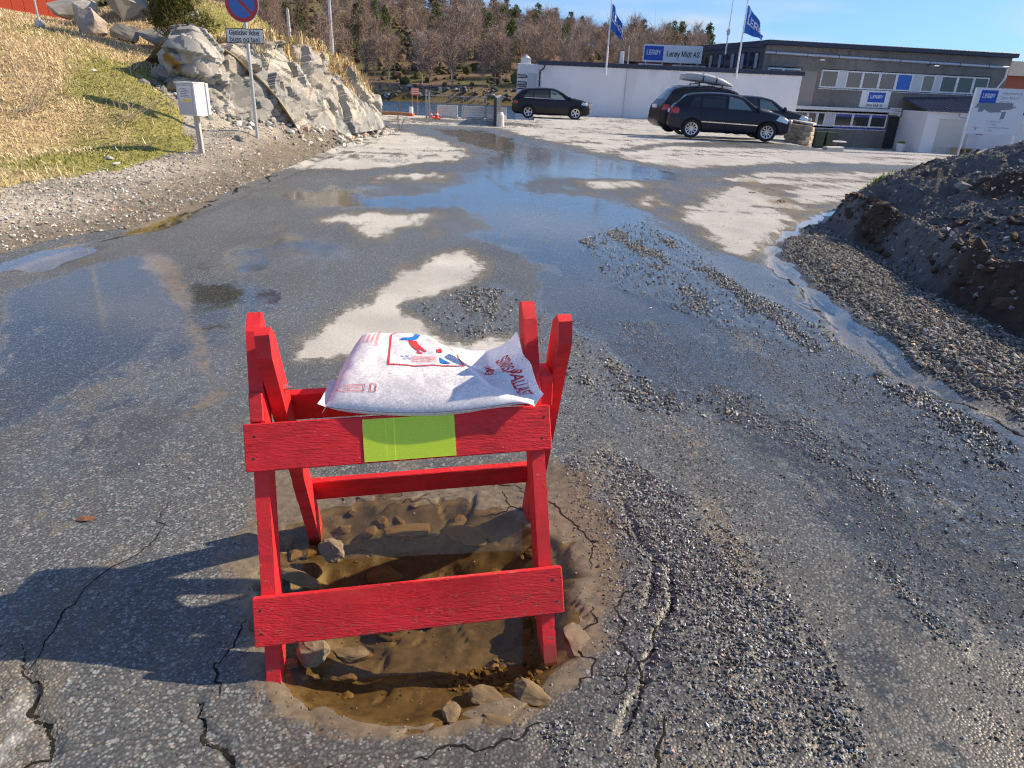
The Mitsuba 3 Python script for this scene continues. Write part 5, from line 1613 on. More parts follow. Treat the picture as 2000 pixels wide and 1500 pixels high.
for z in (QZ + .12, .84):
    put('rail', rod((GX, GY, z), (GX + 3.05, GY + .2, z), .022, n=8), 'mesh_steel', gate)
put('end_bar', rod((GX + 3.05, GY + .2, QZ + .12), (GX + 3.05, GY + .2, .84), .022, n=8), 'mesh_steel', gate)
for x in (.95, 1.9):
    put('upright', rod((GX + x, GY + .07 * x, QZ + .12), (GX + x, GY + .07 * x, .84), .016, n=8), 'mesh_steel', gate)
put('brace', rod((GX, GY, 1.08), (GX + 1.75, GY + .1, .84), .012, n=6), 'mesh_steel', gate)
mm = [rod((GX + x, GY + .066 * x, QZ + .12), (GX + x, GY + .066 * x, .84), .0045, n=4) for x in np.arange(.1, 3.0, .12)] + [rod((GX, GY, z), (GX + 3.05, GY + .2, z), .0045, n=4) for z in np.arange(QZ + .24, .84, .12)]
tag(put('mesh', cat(mm), 'mesh_steel', gate), kind='stuff')
mat('cone_red', base_color=(.62, .06, .025), roughness=.5)
for i, (x, y, s_, lb) in enumerate(((-4.42, 37.2, 1.0, 'red traffic cone lying in front of the mesh gate'), (-4.85, 38.4, .7, 'small red cone at the post of the mesh gate'))):
    k = thing('traffic_cone', lb, 'cone')
    put('base', box((x - .2 * s_, y - .2 * s_, QZ + .001), (x + .2 * s_, y + .2 * s_, QZ + .045), .01), 'cone_red', k)
    put('shaft', rod((x, y, QZ + .045), (x, y, QZ + .42 * s_), .12 * s_, .03 * s_, 14), 'cone_red', k)
    put('band', rod((x, y, QZ + .20 * s_), (x, y, QZ + .27 * s_), .0855 * s_, .0685 * s_, 14), 'white_paint', k)
wn = thing('warning_board', 'small red and white board on two legs by the quay gate', 'sign')
mat('red_white', base_color=(.60, .16, .14), roughness=.5)
put('board', box((-6.15, 40.0, .78), (-5.72, 40.03, 1.14), .004), 'red_white', wn)
for z in (.86, .97, 1.07):
    put('white_line', box((-6.10, 39.992, z), (-5.77, 39.998, z + .028)), 'white_paint', wn)
for x in (-6.08, -5.80):
    put('leg', rod((x, 40.03, QZ - .3), (x, 40.03, .8), .02, n=8), 'quay_timber', wn)
bs = thing('bollard', 'white and red quay bollard beside the gate', 'bollard')
put('body', rod((-6.0, 39.0, QZ), (-6.0, 39.0, .22), .11, .10, 14), 'white_paint', bs)
put('foot', rod((-6.0, 39.0, QZ), (-6.0, 39.0, -.10), .13, .125, 14), 'cone_red', bs)
# low wall seen end-on with its pale rounded post
mat('end_wall_shade', base_color=(.03, .035, .05), roughness=.5)  # the shade on the wall end is put into this dark colour
lw = thing('end_wall', 'low wall seen end on with its shade painted dark, its near end a pale round post', 'wall')
put('wall', box((-1.35, 32.8, QZ - .05), (-1.20, 39.5, .95), .02), 'end_wall_shade', lw)
put('round_post', cat([rod((-1.02, 32.6, QZ), (-1.02, 32.6, .25), .17, .16, 18), rod((-1.02, 32.6, .25), (-1.02, 32.6, .37), .16, .09, 18)]), 'concrete_pale', lw)
put('cap_rail', box((-1.30, 32.75, .951), (-1.22, 39.5, .99)), 'mesh_steel', lw)

# ------------------------------------------------------------------ buildings
def speck(p, n, uv):
    return noise(p.x * 30, p.y * 30, p.z * 30) * .6 + noise(p.x * 9, p.y * 9, p.z * 9) * .4


def render_color(p, n, uv):
    k = fbm(p.x * .5, p.y * .5, p.z * .8, 4)
    s = noise(p.x * 16, p.y * 16, p.z * 16)
    drip = smoothstep(.55, .8, noise(p.x * 3, p.y * 3, p.z * .25)) * .15
    return mi.Color3f(.205, .195, .185) * (.55 + .5 * k + .42 * s - drip)


def white_wall_color(p, n, uv):
    k = fbm(p.x * .35, p.y * .35, p.z * .5, 4)
    joint = smoothstep(.46, .5, dr.abs(p.z / .2 - dr.floor(p.z / .2) - .5)) * .05
    stain = smoothstep(.52, .75, noise(p.x * 1.4, 0, p.z * .25)) * .10
    return mi.Color3f(.78, .77, .79) * (.88 + .2 * k - joint - stain)


mat('roughcast', base_color=proc(render_color), roughness=.95, specular=.1, bump=(speck, .03, 8e-3))
mat('painted_wall', base_color=proc(white_wall_color), roughness=.75, specular=.25)
mat('roof_edge', base_color=(.022, .028, .06), roughness=.4, specular=.5)
mat('frame_white', base_color=(.74, .74, .76), roughness=.5)
mat('panel_grey', base_color=(.56, .57, .60), roughness=.6)
mat('gutter_grey', base_color=(.46, .49, .60), metallic=.3, roughness=.4)
mat('dark_door', base_color=(.035, .035, .045), roughness=.5)
mat('logo_blue', base_color=(.012, .075, .42), roughness=.4)
mat('interior', base_color=(.03, .028, .026), roughness=.9)
mat('window_glass', base_color=(.012, .013, .016), roughness=.03, specular=.9)
mat('window_warm_reflection', base_color=(.17, .125, .11), roughness=.04, specular=.8)  # peach reflection put into the pane colour
mat('blind_blue', base_color=(.04, .14, .52), roughness=.5)
mat('brick_red', base_color=(.30, .10, .07), roughness=.85)


def logo(parent, x, z, w, h, R, t, dark=True):
    """The company sign: white letters on a blue field with a swoosh; x, z = centre in the sign's plane."""
    k = put('logo_field', prism(sg.box(x - w / 2, z - h / 2, x + w / 2, z + h / 2).buffer(-.02 * h, join_style=1).buffer(.02 * h), .012, R, t), 'logo_blue', parent)
    put('logo_lettering', xf(text('LERØY', h * .34, (x, z + h * .06), True, .004, w * .76), R, t + R @ np.array([0, 0, .013])), 'frame_white', k)
    xs_ = np.linspace(-.40, .42, 14)
    lo = [(x + w * a, z + h * (-.34 + .30 * max(0, a) ** 2 + .05 * a)) for a in xs_]
    up = [(x + w * a, z + h * (-.30 + .42 * max(0, a) ** 2 + .05 * a)) for a in xs_[::-1]]
    put('logo_swoosh', prism(lo + up, .004, R, t + R @ np.array([0, 0, .0135])), 'blind_blue', k)
    return k


# --- white low building
WY, WZ, WT = 50.0, -.3, 2.80
wb = thing('white_building', 'long low white painted building with a dark blue roof edge', 'building')
put('wall', box((.95, WY, WZ - 2.5), (18.35, WY + 14, WT + .22)), 'painted_wall', wb)
put('roof_edge', box((.80, WY - .10, WT), (18.55, WY - .004, WT + .27), .02), 'roof_edge', wb)
put('roof', box((.85, WY - .003, WT + .225), (18.5, WY + 14.1, WT + .265)), 'roof_edge', wb)
put('downpipe', path_rod([(1.25, WY - .09, WT - .02), (1.25, WY - .09, WT - .18), (.98, WY - .09, WT - .38), (.98, WY - .09, WZ + .1)], .045, 8), 'roof_edge', wb)
put('annex', box((-.55, WY + .8, WZ - 2.5), (.93, WY + 6, WT + .05), .02), 'painted_wall', wb)
put('annex_door', box((.12, WY + .772, WZ), (.80, WY + .797, WT - .5)), 'panel_grey', wb)
ch = put('chimney', box((-.35, WY + 1.3, WT + .05), (.35, WY + 2.0, WT + .42), .02), 'galvanised', wb)
put('cowl', cat([rod((0, WY + 1.65, WT + .42), (0, WY + 1.65, WT + .55), .30, .16, 16), rod((0, WY + 1.65, WT + .55), (0, WY + 1.65, WT + .65), .09, .09, 12)]), 'galvanised', ch)
for z in (2.15, 1.72, 1.45):
    put('pipe_bracket', path_rod([(-.52, WY + .74, z), (.05, WY + .70, z), (.12, WY + .70, z - .14), (-.52, WY + .74, z - .16)], .035, 6), 'roof_edge', wb)
put('blocked_window', box((3.55, WY - .012, .75), (4.62, WY - .003, 1.72), .003), 'painted_wall', wb)
put('conduit', rod((6.75, WY - .05, WZ), (6.75, WY - .05, WT + 1.35), .03, n=8), 'galvanised', wb)
for z in (.9, 1.5):
    put('conduit_clamp', box((6.68, WY - .10, z), (6.82, WY - .005, z + .07)), 'galvanised', wb)
put('corner_trim', box((18.27, WY - .02, WZ - 2.5), (18.40, WY + .3, WT - .004), .005), 'frame_white', wb)
mat('meter_box', base_color=(.75, .74, .72), roughness=.5)
tag(put('roof_vent', box((6.35, WY + 1, WT + .26), (6.6, WY + 1.3, WT + 1.05), .02), 'meter_box'), 'small white vent box standing on the roof of the white building', 'vent')

# --- flagpoles and flags
mat('flag_blue', base_color=(.015, .12, .50), roughness=.65)
mat('flag_print', base_color=(.72, .75, .80), roughness=.65)


def flag(px, label_pole, label_flag, top, bottom, fold, drop, w, h, seed):
    k = thing('flagpole', label_pole, 'flagpole')
    put('shaft', rod((px, 49.55, bottom), (px, 49.55, top), .065, .035, 12), 'white_paint', k)
    put('knob', trimesh.creation.icosphere(2, .07).apply_translation((px, 49.55, top + .05)), 'white_paint', k)
    for z in (bottom + .12, bottom + .55):
        put('bracket', box((px - .05, 49.61, z), (px + .05, WY - .11 if z > WT else WY - .003, z + .06)), 'galvanised', k)
    nu, nv = 40, 24
    a, b = np.meshgrid(np.linspace(0, 1, nu), np.linspace(0, 1, nv), indexing='ij')

    def cloth(a, b):
        x = px + .06 + w * (a * fold[0] - fold[1] * a * a) + .10 * np.sin(9 * a + seed) * a
        y = 49.55 + .28 * np.sin(10 * a + 2.5 * b + seed) * a ** .7
        z = top - .25 - h * (1 - b) - a ** 1.15 * (drop[0] * b + drop[1] * (1 - b)) - .06 * np.sin(7 * a + 3 * b) * a
        return np.stack([x, y, z], -1)
    V = cloth(a, b).reshape(-1, 3)
    i, j = np.meshgrid(np.arange(nu - 1), np.arange(nv - 1), indexing='ij')
    q = (i * nv + j).ravel()
    F = np.vstack([np.c_[q, q + nv, q + nv + 1], np.c_[q, q + nv + 1, q + 1]])
    fk = thing('flag', label_flag, 'flag')
    put('cloth', (V, F), 'flag_blue', fk, smooth=True)
    m = text('LERØY', .42, (.53, .60), True, .001, .90)
    m = m.subdivide().subdivide()
    vv = m.vertices
    P = cloth(vv[:, 0], vv[:, 1] * .82 + .05)
    e = 1e-3
    n = np.cross(cloth(vv[:, 0] + e, vv[:, 1] * .82 + .05) - P, cloth(vv[:, 0], vv[:, 1] * .82 + .05 + e) - P)
    n /= np.linalg.norm(n, axis=1, keepdims=True)
    n *= -np.sign(n[:, 1:2] + 1e-9)
    n[:, 1] = -np.abs(n[:, 1])
    put('lettering', (P + n * .012, m.faces), 'flag_print', fk)
    sw = sg.Polygon([(.08, .22), (.4, .13), (.9, .24), (.9, .28), (.4, .18), (.08, .27)])
    v2, f2 = trimesh.creation.triangulate_polygon(sw, engine='earcut')
    v3, f3 = trimesh.remesh.subdivide_to_size(np.c_[v2, v2[:, :1] * 0], f2, .06)
    put('swoosh', (cloth(v3[:, 0], v3[:, 1]) + np.array([0, -.02, 0]), f3), 'blind_blue', fk)


flag(5.31, 'left white flagpole on the wall of the white building', 'blue company flag hanging limp on the left flagpole', 6.75, 2.35, (.62, .10), (1.5, .78), 1.5, 1.45, 1.0)
flag(13.91, 'right white flagpole on the wall of the white building', 'blue company flag blowing out on the right flagpole', 7.0, 2.5, (1.0, .10), (1.75, .45), 1.5, 1.6, 3.0)

# --- sign on the roof behind
rs = thing('roof_sign', 'long white company sign standing on a frame on the roof', 'sign')
SYAW = .0
R, t = facing(SYAW, (11.2, 58.0, 4.15))
put('panel', prism(sg.box(-2.25, -.60, 2.25, .60), .08, R, t + np.array([0, .085, 0])), 'frame_white', rs)
logo(rs, -1.45, 0, 1.45, .98, R, t + np.array([0, -.002, 0]))
put('lettering', xf(text('Lerøy Midt AS', .36, (.80, .0), True, .006, 2.5), R, t + np.array([0, -.004, 0])), 'sign_black', rs)
for x in (-2.0, -.7, .7, 2.0):
    put('leg', box((11.2 + x - .04, 58.1, 3.0), (11.2 + x + .04, 58.18, 3.56)), 'galvanised', rs)
bw = thing('roof_structure', 'low brownish roof structure under the company sign', 'building')
put('wall', box((8.6, 58.3, 2.2), (14.2, 62, 3.48)), 'brick_red', bw)
put('shutter', box((8.7, 58.25, 3.05), (10.6, 58.296, 3.42)), 'panel_grey', bw)
put('shutter', box((11.3, 58.25, 3.05), (13.9, 58.296, 3.42)), 'panel_grey', bw)
put('roof', box((7.6, 58.2, 3.481), (14.8, 62.2, 3.53)), 'roof_edge', bw)

# --- dark roughcast office building; its own frame: x along the facade, z up
BA = math.radians(9.0)
BO = np.array([16.1, 51.0, 0.0])
BRM = rotz(BA)
FW, FZ0, FZ1 = 18.5, -1.78, 4.62
ob = thing('office_building', 'dark grey roughcast office building with strips of windows', 'building')


def bb(name, lo, hi, m, parent=ob, bevel=0.0):
    return put(name, xf(box(lo, hi, bevel), BRM, BO), m, parent)


def wall_with_holes(x0, x1, z0, z1, holes, y, depth):
    s = sg.box(x0, z0, x1, z1)
    for h in holes:
        s = s.difference(sg.box(*h))
    return xf(prism(s, depth, FRONT, (0, y + depth, 0)), BRM, BO)


# the upper strip of windows: x from, x to, kind
UZ0, UZ1 = 2.18, 3.30
upper = [(4.30, 5.60, 'w'), (5.60, 6.20, 'p'), (6.20, 7.42, 'w'), (7.42, 8.72, 'w'), (8.72, 10.02, 'w'), (10.02, 11.25, 'b'), (11.25, 12.00, 'p'), (12.00, 13.00, 'w'), (13.00, 13.45, 'p'), (13.45, 14.75, 'd'), (14.75, 16.05, 'd'), (16.05, 17.25, 'd')]
left_up = [(.35, 1.45, 'd'), (1.45, 2.75, 'w')]
LZ0, LZ1 = -.30, .62
lower = [(2.2, 3.9, 'w'), (3.9, 4.62, 'w'), (4.62, 5.25, 'd'), (5.25, 5.95, 'p'), (5.95, 7.35, 'd'), (7.35, 8.72, 'd'), (8.72, 10.02, 'd')]
DOOR = (10.10, 11.42, FZ0, .50)
holes = [(4.25, UZ0 - .05, 17.30, UZ1 + .05), (.30, 2.15, 2.80, 3.35), (2.1, LZ0 - .12, 10.08, LZ1 + .1), (DOOR[0], FZ0 - .1, DOOR[1], DOOR[3])]
put('wall', wall_with_holes(0, FW, FZ0 - .8, FZ1, holes, 0, .28), 'roughcast', ob)
bb('side_wall', (FW - .28, .285, FZ0 - .8), (FW, 13, FZ1 - .01), 'roughcast')
bb('inner_wall', (.3, 1.6, FZ0 - .5), (FW - .3, 1.7, FZ1 - .3), 'interior')
bb('floor_slab', (.3, .29, .95), (FW - .3, 1.59, 1.15), 'interior')
rf = bb('roof', (-.15, -.38, FZ1 + .002), (FW + .15, 13.2, FZ1 + .30), 'roof_edge', bevel=.03)
bb('roof_trim', (-.2, -.42, FZ1 + .22), (FW + .2, -.385, FZ1 + .34), 'dark_green', rf) if 'dark_green' in scene else None
gt = put('gutter', xf(rod((-.1, -.10, FZ1 - .45), (FW - .2, -.10, FZ1 - .62), .085, n=12), BRM, BO), 'gutter_grey', ob)
for i in range(8):
    x = .6 + 2.3 * i
    put('gutter_bracket', xf(box((x - .02, -.19, FZ1 - .46 - .0095 * x - .10), (x + .02, -.005, FZ1 - .46 - .0095 * x + .09)), BRM, BO), 'roof_edge', gt)
put('downpipe', xf(path_rod([(FW - .25, -.12, FZ1 - .63), (FW - .25, -.12, FZ1 - 1.35), (FW - .62, -.07, FZ1 - 2.0), (FW - .62, -.07, FZ1 - 3.4)], .06, 10), BRM, BO), 'frame_white', ob)


def strip(cells, z0, z1, y=.06, sill=True):
    for x0, x1, kind in cells:
        if kind == 'p':
            bb('panel', (x0, y, z0 - .02), (x1, y + .08, z1 + .02), 'panel_grey')
            continue
        fr = put('window', xf(prism(sg.box(x0, z0, x1, z1).difference(sg.box(x0 + .085, z0 + .085, x1 - .085, z1 - .085)), .09, FRONT, (0, y + .09, 0)), BRM, BO), 'frame_white', ob)
        put('pane', xf(box((x0 + .08, y + .035, z0 + .08), (x1 - .08, y + .05, z1 - .08)), BRM, BO), {'b': 'blind_blue', 'w': 'window_warm_reflection', 'd': 'window_glass'}[kind], fr)


strip(upper, UZ0, UZ1)
strip(left_up, 2.20, 3.28)
strip(lower, LZ0, LZ1)
bb('sill', (4.2, -.05, UZ0 - .09), (17.35, .05, UZ0 - .052), 'frame_white')
bb('canopy', (1.9, -.55, LZ1 + .14), (10.05, -.002, LZ1 + .34), 'panel_grey', bevel=.01)
bb('sill', (2.05, -.05, LZ0 - .17), (10.06, .05, LZ0 - .122), 'panel_grey')
mat('window_film', base_color=(.07, .10, .42), roughness=.5)
for x0, x1 in ((5.95, 7.35), (7.35, 8.72), (8.72, 10.02)):
    bb('blue_film', (x0 + .09, .085, LZ1 - .25), (x1 - .09, .0945, LZ1 - .085), 'window_film')
    bb('sill_board', (x0 + .05, -.02, LZ0 - .10), (x1 - .05, .055, LZ0 - .03), 'window_film')
dd_ = bb('door', (DOOR[0] + .06, .20, FZ0), (DOOR[1] - .06, .25, DOOR[3] - .06), 'dark_door')
put('handle', xf(rod((DOOR[1] - .28, .17, -.75), (DOOR[1] - .28, .17, -.45), .02, n=8), BRM, BO), 'galvanised', dd_)
bb('door_jamb', (DOOR[1] - .055, -.02, FZ0), (DOOR[1] + .06, .18, DOOR[3]), 'panel_grey')
bb('door_lamp', (DOOR[0] + .55, -.14, DOOR[3] + .05), (DOOR[0] + .72, -.003, DOOR[3] + .15), 'frame_white')
mat('smooth_plaster', base_color=(.17, .17, .175), roughness=.85)
bb('plaster_field', (11.5, -.012, FZ0), (13.2, -.003, 1.72), 'smooth_plaster')
mat('sky_panel', base_color=(.07, .13, .24), roughness=.25, specular=.6)
bb('blue_panel', (13.22, -.02, .95), (17.0, -.004, 1.85), 'sky_panel')
mat('tan_board', base_color=(.27, .25, .235), roughness=.8)
bb('wall_board', (2.55, -.03, .85), (3.95, -.004, 3.15), 'tan_board')
bb('wall_board', (3.955, -.02, .85), (4.02, -.004, 3.15), 'brick_red')
for x in (3.55, 12.05):
    put('wall_lamp', xf(cat([rod((x, 0, 3.72), (x, -.35, 3.80), .03, n=8), box((x - .02, -.75, 3.78), (x + .34, -.32, 3.88), .02)]), BRM, BO), 'galvanised', ob)
sb = bb('company_board', (7.55, -.07, 1.02), (9.75, -.004, 2.06 + .08), 'frame_white')
Rf, tf = BRM @ FRONT, BO + BRM @ np.array([0, -.072, 0])
logo(sb, 8.72, 1.70, 1.28, .64, Rf, tf)
put('lettering', xf(text('Lerøy Midt AS', .18, (8.66, 1.19), True, .006, 1.3), Rf, tf), 'sign_black', sb)
for z in (.62, .87):
    pb = bb('name_plate', (9.98, -.05, z), (10.92, -.004, z + .21), 'frame_white')
    put('lettering', xf(text('Hovedinngang' if z > .8 else 'Besøkende', .075, (10.45, z + .105), False, .004, .62), Rf, BO + BRM @ np.array([0, -.052, 0])), 'print_grey', pb)
# receding dark wing at the left, its window reflections painted as pale strips on the panes
sw = thing('office_wing', 'dark panelled side wing of the office building behind the white roof', 'building')
P0, P1 = BO + BRM @ np.array([.0, .3, 0]), np.array([13.35, 60.5, 0])
dv = (P1 - P0) / np.linalg.norm(P1 - P0)
nv_ = np.array([dv[1], -dv[0], 0]) * -1
if nv_[1] > 0:
    nv_ = -nv_
WR3 = np.stack([dv, -nv_, [0, 0, 1.0]], 1)
Lw = float(np.linalg.norm(P1 - P0))
mat('dark_cladding', base_color=(.05, .055, .065), roughness=.5)


def wbx(name, lo, hi, m, parent=sw):
    return put(name, xf(box(lo, hi), WR3, P0), m, parent)


wbx('wall', (.02, .0, -2), (Lw, 3.0, FZ1 - .1), 'dark_cladding')
wbx('roof_edge', (-.1, -.1, FZ1 - .095), (Lw + .15, 3.1, FZ1 + .28), 'roof_edge')
mat('pale_reflection', base_color=(.30, .33, .38), roughness=.8)  # colour of the bright reflections, laid as strips over the glass
for i in range(6):
    x = .5 + 1.5 * i
    w = wbx('window', (x, -.03, 3.0), (x + 1.15, -.004, 4.25), 'window_glass')
    wbx('painted_reflection', (x + .12 + .2 * (i % 2), -.05, 3.2), (x + .45 + .2 * (i % 2), -.034, 4.15), 'pale_reflection', w)
tag(put('antenna_mast', cat([rod((13.75, 52.5, 4.0), (13.75, 52.5, 7.3), .05, .02, 8), rod((13.6, 52.5, 5.4), (13.9, 52.5, 5.4), .03, n=6), box((13.68, 52.4, 5.2), (13.82, 52.6, 5.55))]), 'galvanised'), 'thin antenna mast rising left of the right flagpole', 'mast')
rb = thing('red_building', 'red brick building behind the office at the right picture edge', 'building')
put('wall', box((35.0, 57.5, -2.5), (48, 66, 3.6)), 'brick_red', rb)
put('roof', hull([(34.6, 57.1, 3.62), (48.4, 57.1, 3.62), (34.6, 66.4, 3.62), (48.4, 66.4, 3.62), (34.6, 60.5, 4.8), (48.4, 60.5, 4.8)]), 'dark_cladding', rb)

# --- white garage
ga = thing('garage', 'white rendered garage with a pale sectional door and dark tiled roof', 'garage')
GO, GR = np.array([26.75, 48.9, 0.0]), rotz(math.radians(-4))
GZ = -1.72


def gb(name, lo, hi, m, parent=ga, bevel=0.0):
    return put(name, xf(box(lo, hi, bevel), GR, GO), m, parent)


GD = (.85, 2.95, GZ, .55)
s_ = sg.box(0, GZ - .6, 9.0, .98).difference(sg.box(GD[0], GZ - .7, GD[1], GD[3]))
put('wall', xf(prism(s_, .22, FRONT, (0, .22, 0)), GR, GO), 'painted_wall', ga)
gb('side_wall', (0, .225, GZ - .6), (.22, 5, .97), 'painted_wall')
mat('garage_door', base_color=(.60, .58, .54), roughness=.55)
gd = gb('door', (GD[0] + .01, .16, GZ + .02), (GD[1] - .01, .19, GD[3] - .01), 'garage_door')
for i in range(5):
    z = GZ + .03 + i * .448
    put('door_panel', xf(box((GD[0] + .03, .13, z), (GD[1] - .03, .158, z + .425), .008), GR, GO), 'garage_door', gd)
gb('window', (3.35, -.02, -.30), (3.85, -.003, .18), 'window_glass')
gb('window', (6.0, -.02, -.62), (6.55, -.003, -.20), 'window_glass')
mat('roof_tile', base_color=(.045, .06, .11), roughness=.35, specular=.6)
rfg = put('roof', xf(hull([(-.2, -.25, .985), (9.3, -.25, .985), (-.2, 5.2, 1.9), (9.3, 5.2, 1.9), (-.2, -.25, 1.06), (9.3, -.25, 1.06), (-.2, 5.2, 1.98), (9.3, 5.2, 1.98)]), GR, GO), 'roof_tile', ga)
for i in range(31):
    x = -.15 + .3 * i
    put('tile_row', xf(rod((x, -.27, 1.085), (x, 5.2, 2.0), .055, n=6), GR, GO), 'roof_tile', rfg)
put('cable', xf(path_rod([(2.0, -.02, .93), (2.0, -.02, .72), (2.9, -.02, .55)], .018, 6), GR, GO), 'dark_door', ga)
wb2 = thing('blue_shed', 'pale blue lit wall with a blue roof at the right picture edge', 'building')
put('wall', box((31.5, 44.5, -2.3), (40, 50, 1.0)), 'painted_wall', wb2)
put('roof', hull([(31.3, 44.2, 1.01), (40.2, 44.2, 1.01), (31.3, 50, 2.1), (40.2, 50, 2.1), (31.3, 44.2, 1.08), (40.2, 44.2, 1.08), (31.3, 50, 2.2), (40.2, 50, 2.2)]), 'roof_tile', wb2)

# --- things in front of the office
pt = thing('flower_pot', 'white flower pot with yellow flowers beside the garage', 'pot')
px_, py_ = 26.0, 49.9
pz_ = float(base_z(np.array([px_]), np.array([py_]))[0])
put('pot', cat([rod((px_, py_, pz_), (px_, py_, pz_ + .52), .20, .29, 16), rod((px_, py_, pz_ + .48), (px_, py_, pz_ + .54), .31, .31, 16)]), 'white_paint', pt)
g = np.random.default_rng(8)
p3 = np.c_[px_ + g.normal(0, .10, 160), py_ + g.normal(0, .10, 160), np.full(160, pz_ + .52)]
v, f, c = blades(p3, None, np.full(160, .24), np.where(g.uniform(size=(160, 1)) < .35, [.55, .42, .03], [.10, .16, .03]), 9, lean=(.1, 1.0), width=.02)
put('flowers', (v, f), 'fresh_blade', pt, color=c)
pl_ = thing('pallet', 'light wooden pallet lying before the garage door', 'pallet')
qx, qy = 28.6, 47.6
qz = float(base_z(np.array([qx]), np.array([qy]))[0])
mat('pallet_wood', base_color=(.46, .33, .19), roughness=.85)
for i in range(5):
    put('plank', box((qx, qy + .17 * i, qz + .36), (qx + 1.0, qy + .17 * i + .12, qz + .40)), 'pallet_wood', pl_)
for i in range(3):
    put('block', box((qx + .02 + .42 * i, qy, qz), (qx + .14 + .42 * i, qy + .8, qz + .355)), 'pallet_wood', pl_)
mat('bin_green', base_color=(.02, .045, .03), roughness=.45)
for i, (x, lb) in enumerate(((20.4, 'left dark green wheeled bin below the office windows'), (21.15, 'right dark green wheeled bin below the office windows'))):
    y = 50.2
    z = float(base_z(np.array([x]), np.array([y]))[0])
    k = thing('wheeled_bin', lb, 'bin')
    put('body', hull([(x - .26, y - .3, z + .06), (x + .26, y - .3, z + .06), (x - .26, y + .3, z + .06), (x + .26, y + .3, z + .06), (x - .33, y - .38, z + 1.0), (x + .33, y - .38, z + 1.0), (x - .33, y + .38, z + 1.0), (x + .33, y + .38, z + 1.0)]), 'bin_green', k)
    put('lid', box((x - .35, y - .42, z + 1.005), (x + .35, y + .4, z + 1.08), .03), 'bin_green', k)
    for s in (-1, 1):
        put('wheel', rod((x + s * .27, y + .3, z + .1), (x + s * .33, y + .3, z + .1), .1, n=14), 'dark_door', k)
mb = thing('wooden_box', 'small box with a light lid in front of the green bins', 'box')
z = float(base_z(np.array([20.6]), np.array([47.2]))[0])
put('body', box((20.35, 47.0, z), (20.85, 47.4, z + .45), .01), 'dark_door', mb)
put('lid', box((20.25, 46.95, z + .451), (20.95, 47.45, z + .53), .01), 'meter_box', mb)

# --- low stone wall at the corner of the upper yard: every block a part
mat('wall_stone', base_color=VC, roughness=.9, specular=.2)
sw_ = thing('stone_wall', 'low curved wall of tan concrete blocks at the front of the parked cars', 'wall')
g = np.random.default_rng(15)
wl_ = [(9.75, 26.0), (10.35, 26.2), (10.75, 26.9), (10.9, 27.9), (11.0, 30.0)]
wd = np.r_[0, np.cumsum([math.dist(wl_[i], wl_[i + 1]) for i in range(4)])]
bv = []
for row in range(6):
    u = .15 * (row % 2)
    while u < wd[-1] - .3:
        top = -.35 + .145 * row
        if top + .14 < .62 - max(0, .75 - u) * .75:
            x0, x1 = [np.interp(q, wd, [p[0] for p in wl_]) for q in (u, u + .29)]
            y0, y1 = [np.interp(q, wd, [p[1] for p in wl_]) for q in (u, u + .29)]
            an = math.atan2(y1 - y0, x1 - x0)
            m = box((0, -.02 * g.uniform(), 0), (.285, .26, .138), .018)
            m = xf(m, rotz(an), (x0, y0, top))
            k = put('block', m, 'wall_stone', sw_, color=np.tile(np.array([.40, .335, .25]) * g.uniform(.75, 1.15), (len(m.vertices), 1)))
        u += .30
put('cap', hull([(x, y + dy, z) for x, y in wl_[1:] for dy in (-.03, .32) for z in (.60, .66)]), 'concrete', sw_)
tag(put('kerb_stone', xf(box((0, 0, -.3), (.8, .25, .08), .03), rotz(.35), (10.9, 25.9, -.16)), 'concrete'), 'pale kerb stone at the foot of the stone wall', 'kerb')

# --- information board
ib = thing('information_board', 'white information board with a map standing behind the soil mound', 'sign')
R, t = facing(-.06, (17.25, 27.0, 1.30))
put('panel', prism(sg.box(-.92, -.78, .92, .78), .05, R, t + np.array([0, .05, 0])), 'frame_white', ib)
for x in (-.90, .90):
    p = t + R @ np.array([x, -.78, -.05])
    zb = float(base_z(np.array([p[0]]), np.array([p[1]]))[0]) - .1
    put('post', rod((p[0], p[1] + .06, zb), (p[0], p[1] + .06, 2.08), .035, n=12), 'white_paint', ib)
logo(ib, -.46, .49, .58, .42, R, t)
mat('map_grey', base_color=(.24, .25, .28), roughness=.7)
put('map', prism([(-.80, .20), (-.72, .30), (.50, .30), (.46, .20), (.62, .18), (.42, .08), (.10, .06), (.12, -.02), (-.30, -.04), (-.48, .06), (-.55, -.02), (-.70, -.03), (-.70, .12), (-.84, .10)], .003, R, t), 'map_grey', ib)
put('map', prism([(.16, .0), (.30, .02), (.30, -.22), (.16, -.26)], .003, R, t), 'map_grey', ib)
for s, z, w, h in (('Velkommen til', .62, .70, .085), ('Lerøy Midt AS', .47, .64, .085), ('avd. Hitra', .33, .42, .08)):
    put('lettering', xf(text(s, h, (.0 + w / 2 - .02, z), False, .003, w), R, t), 'print_grey', ib)
for i, (s, w) in enumerate((('1  Resepsjon', .50), ('2  Lager', .38), ('3  Varemottak og inngang', .85), ('4  Kai', .30))):
    put('lettering', xf(text(s, .052, (-.28 + w / 2, -.33 - .105 * i), False, .003, w), R, t), 'map_grey', ib)
put('red_mark', prism(sg.box(-.72, -.56, -.48, -.545).union(sg.box(-.62, -.66, -.58, -.57)), .003, R, t), 'red_white', ib)

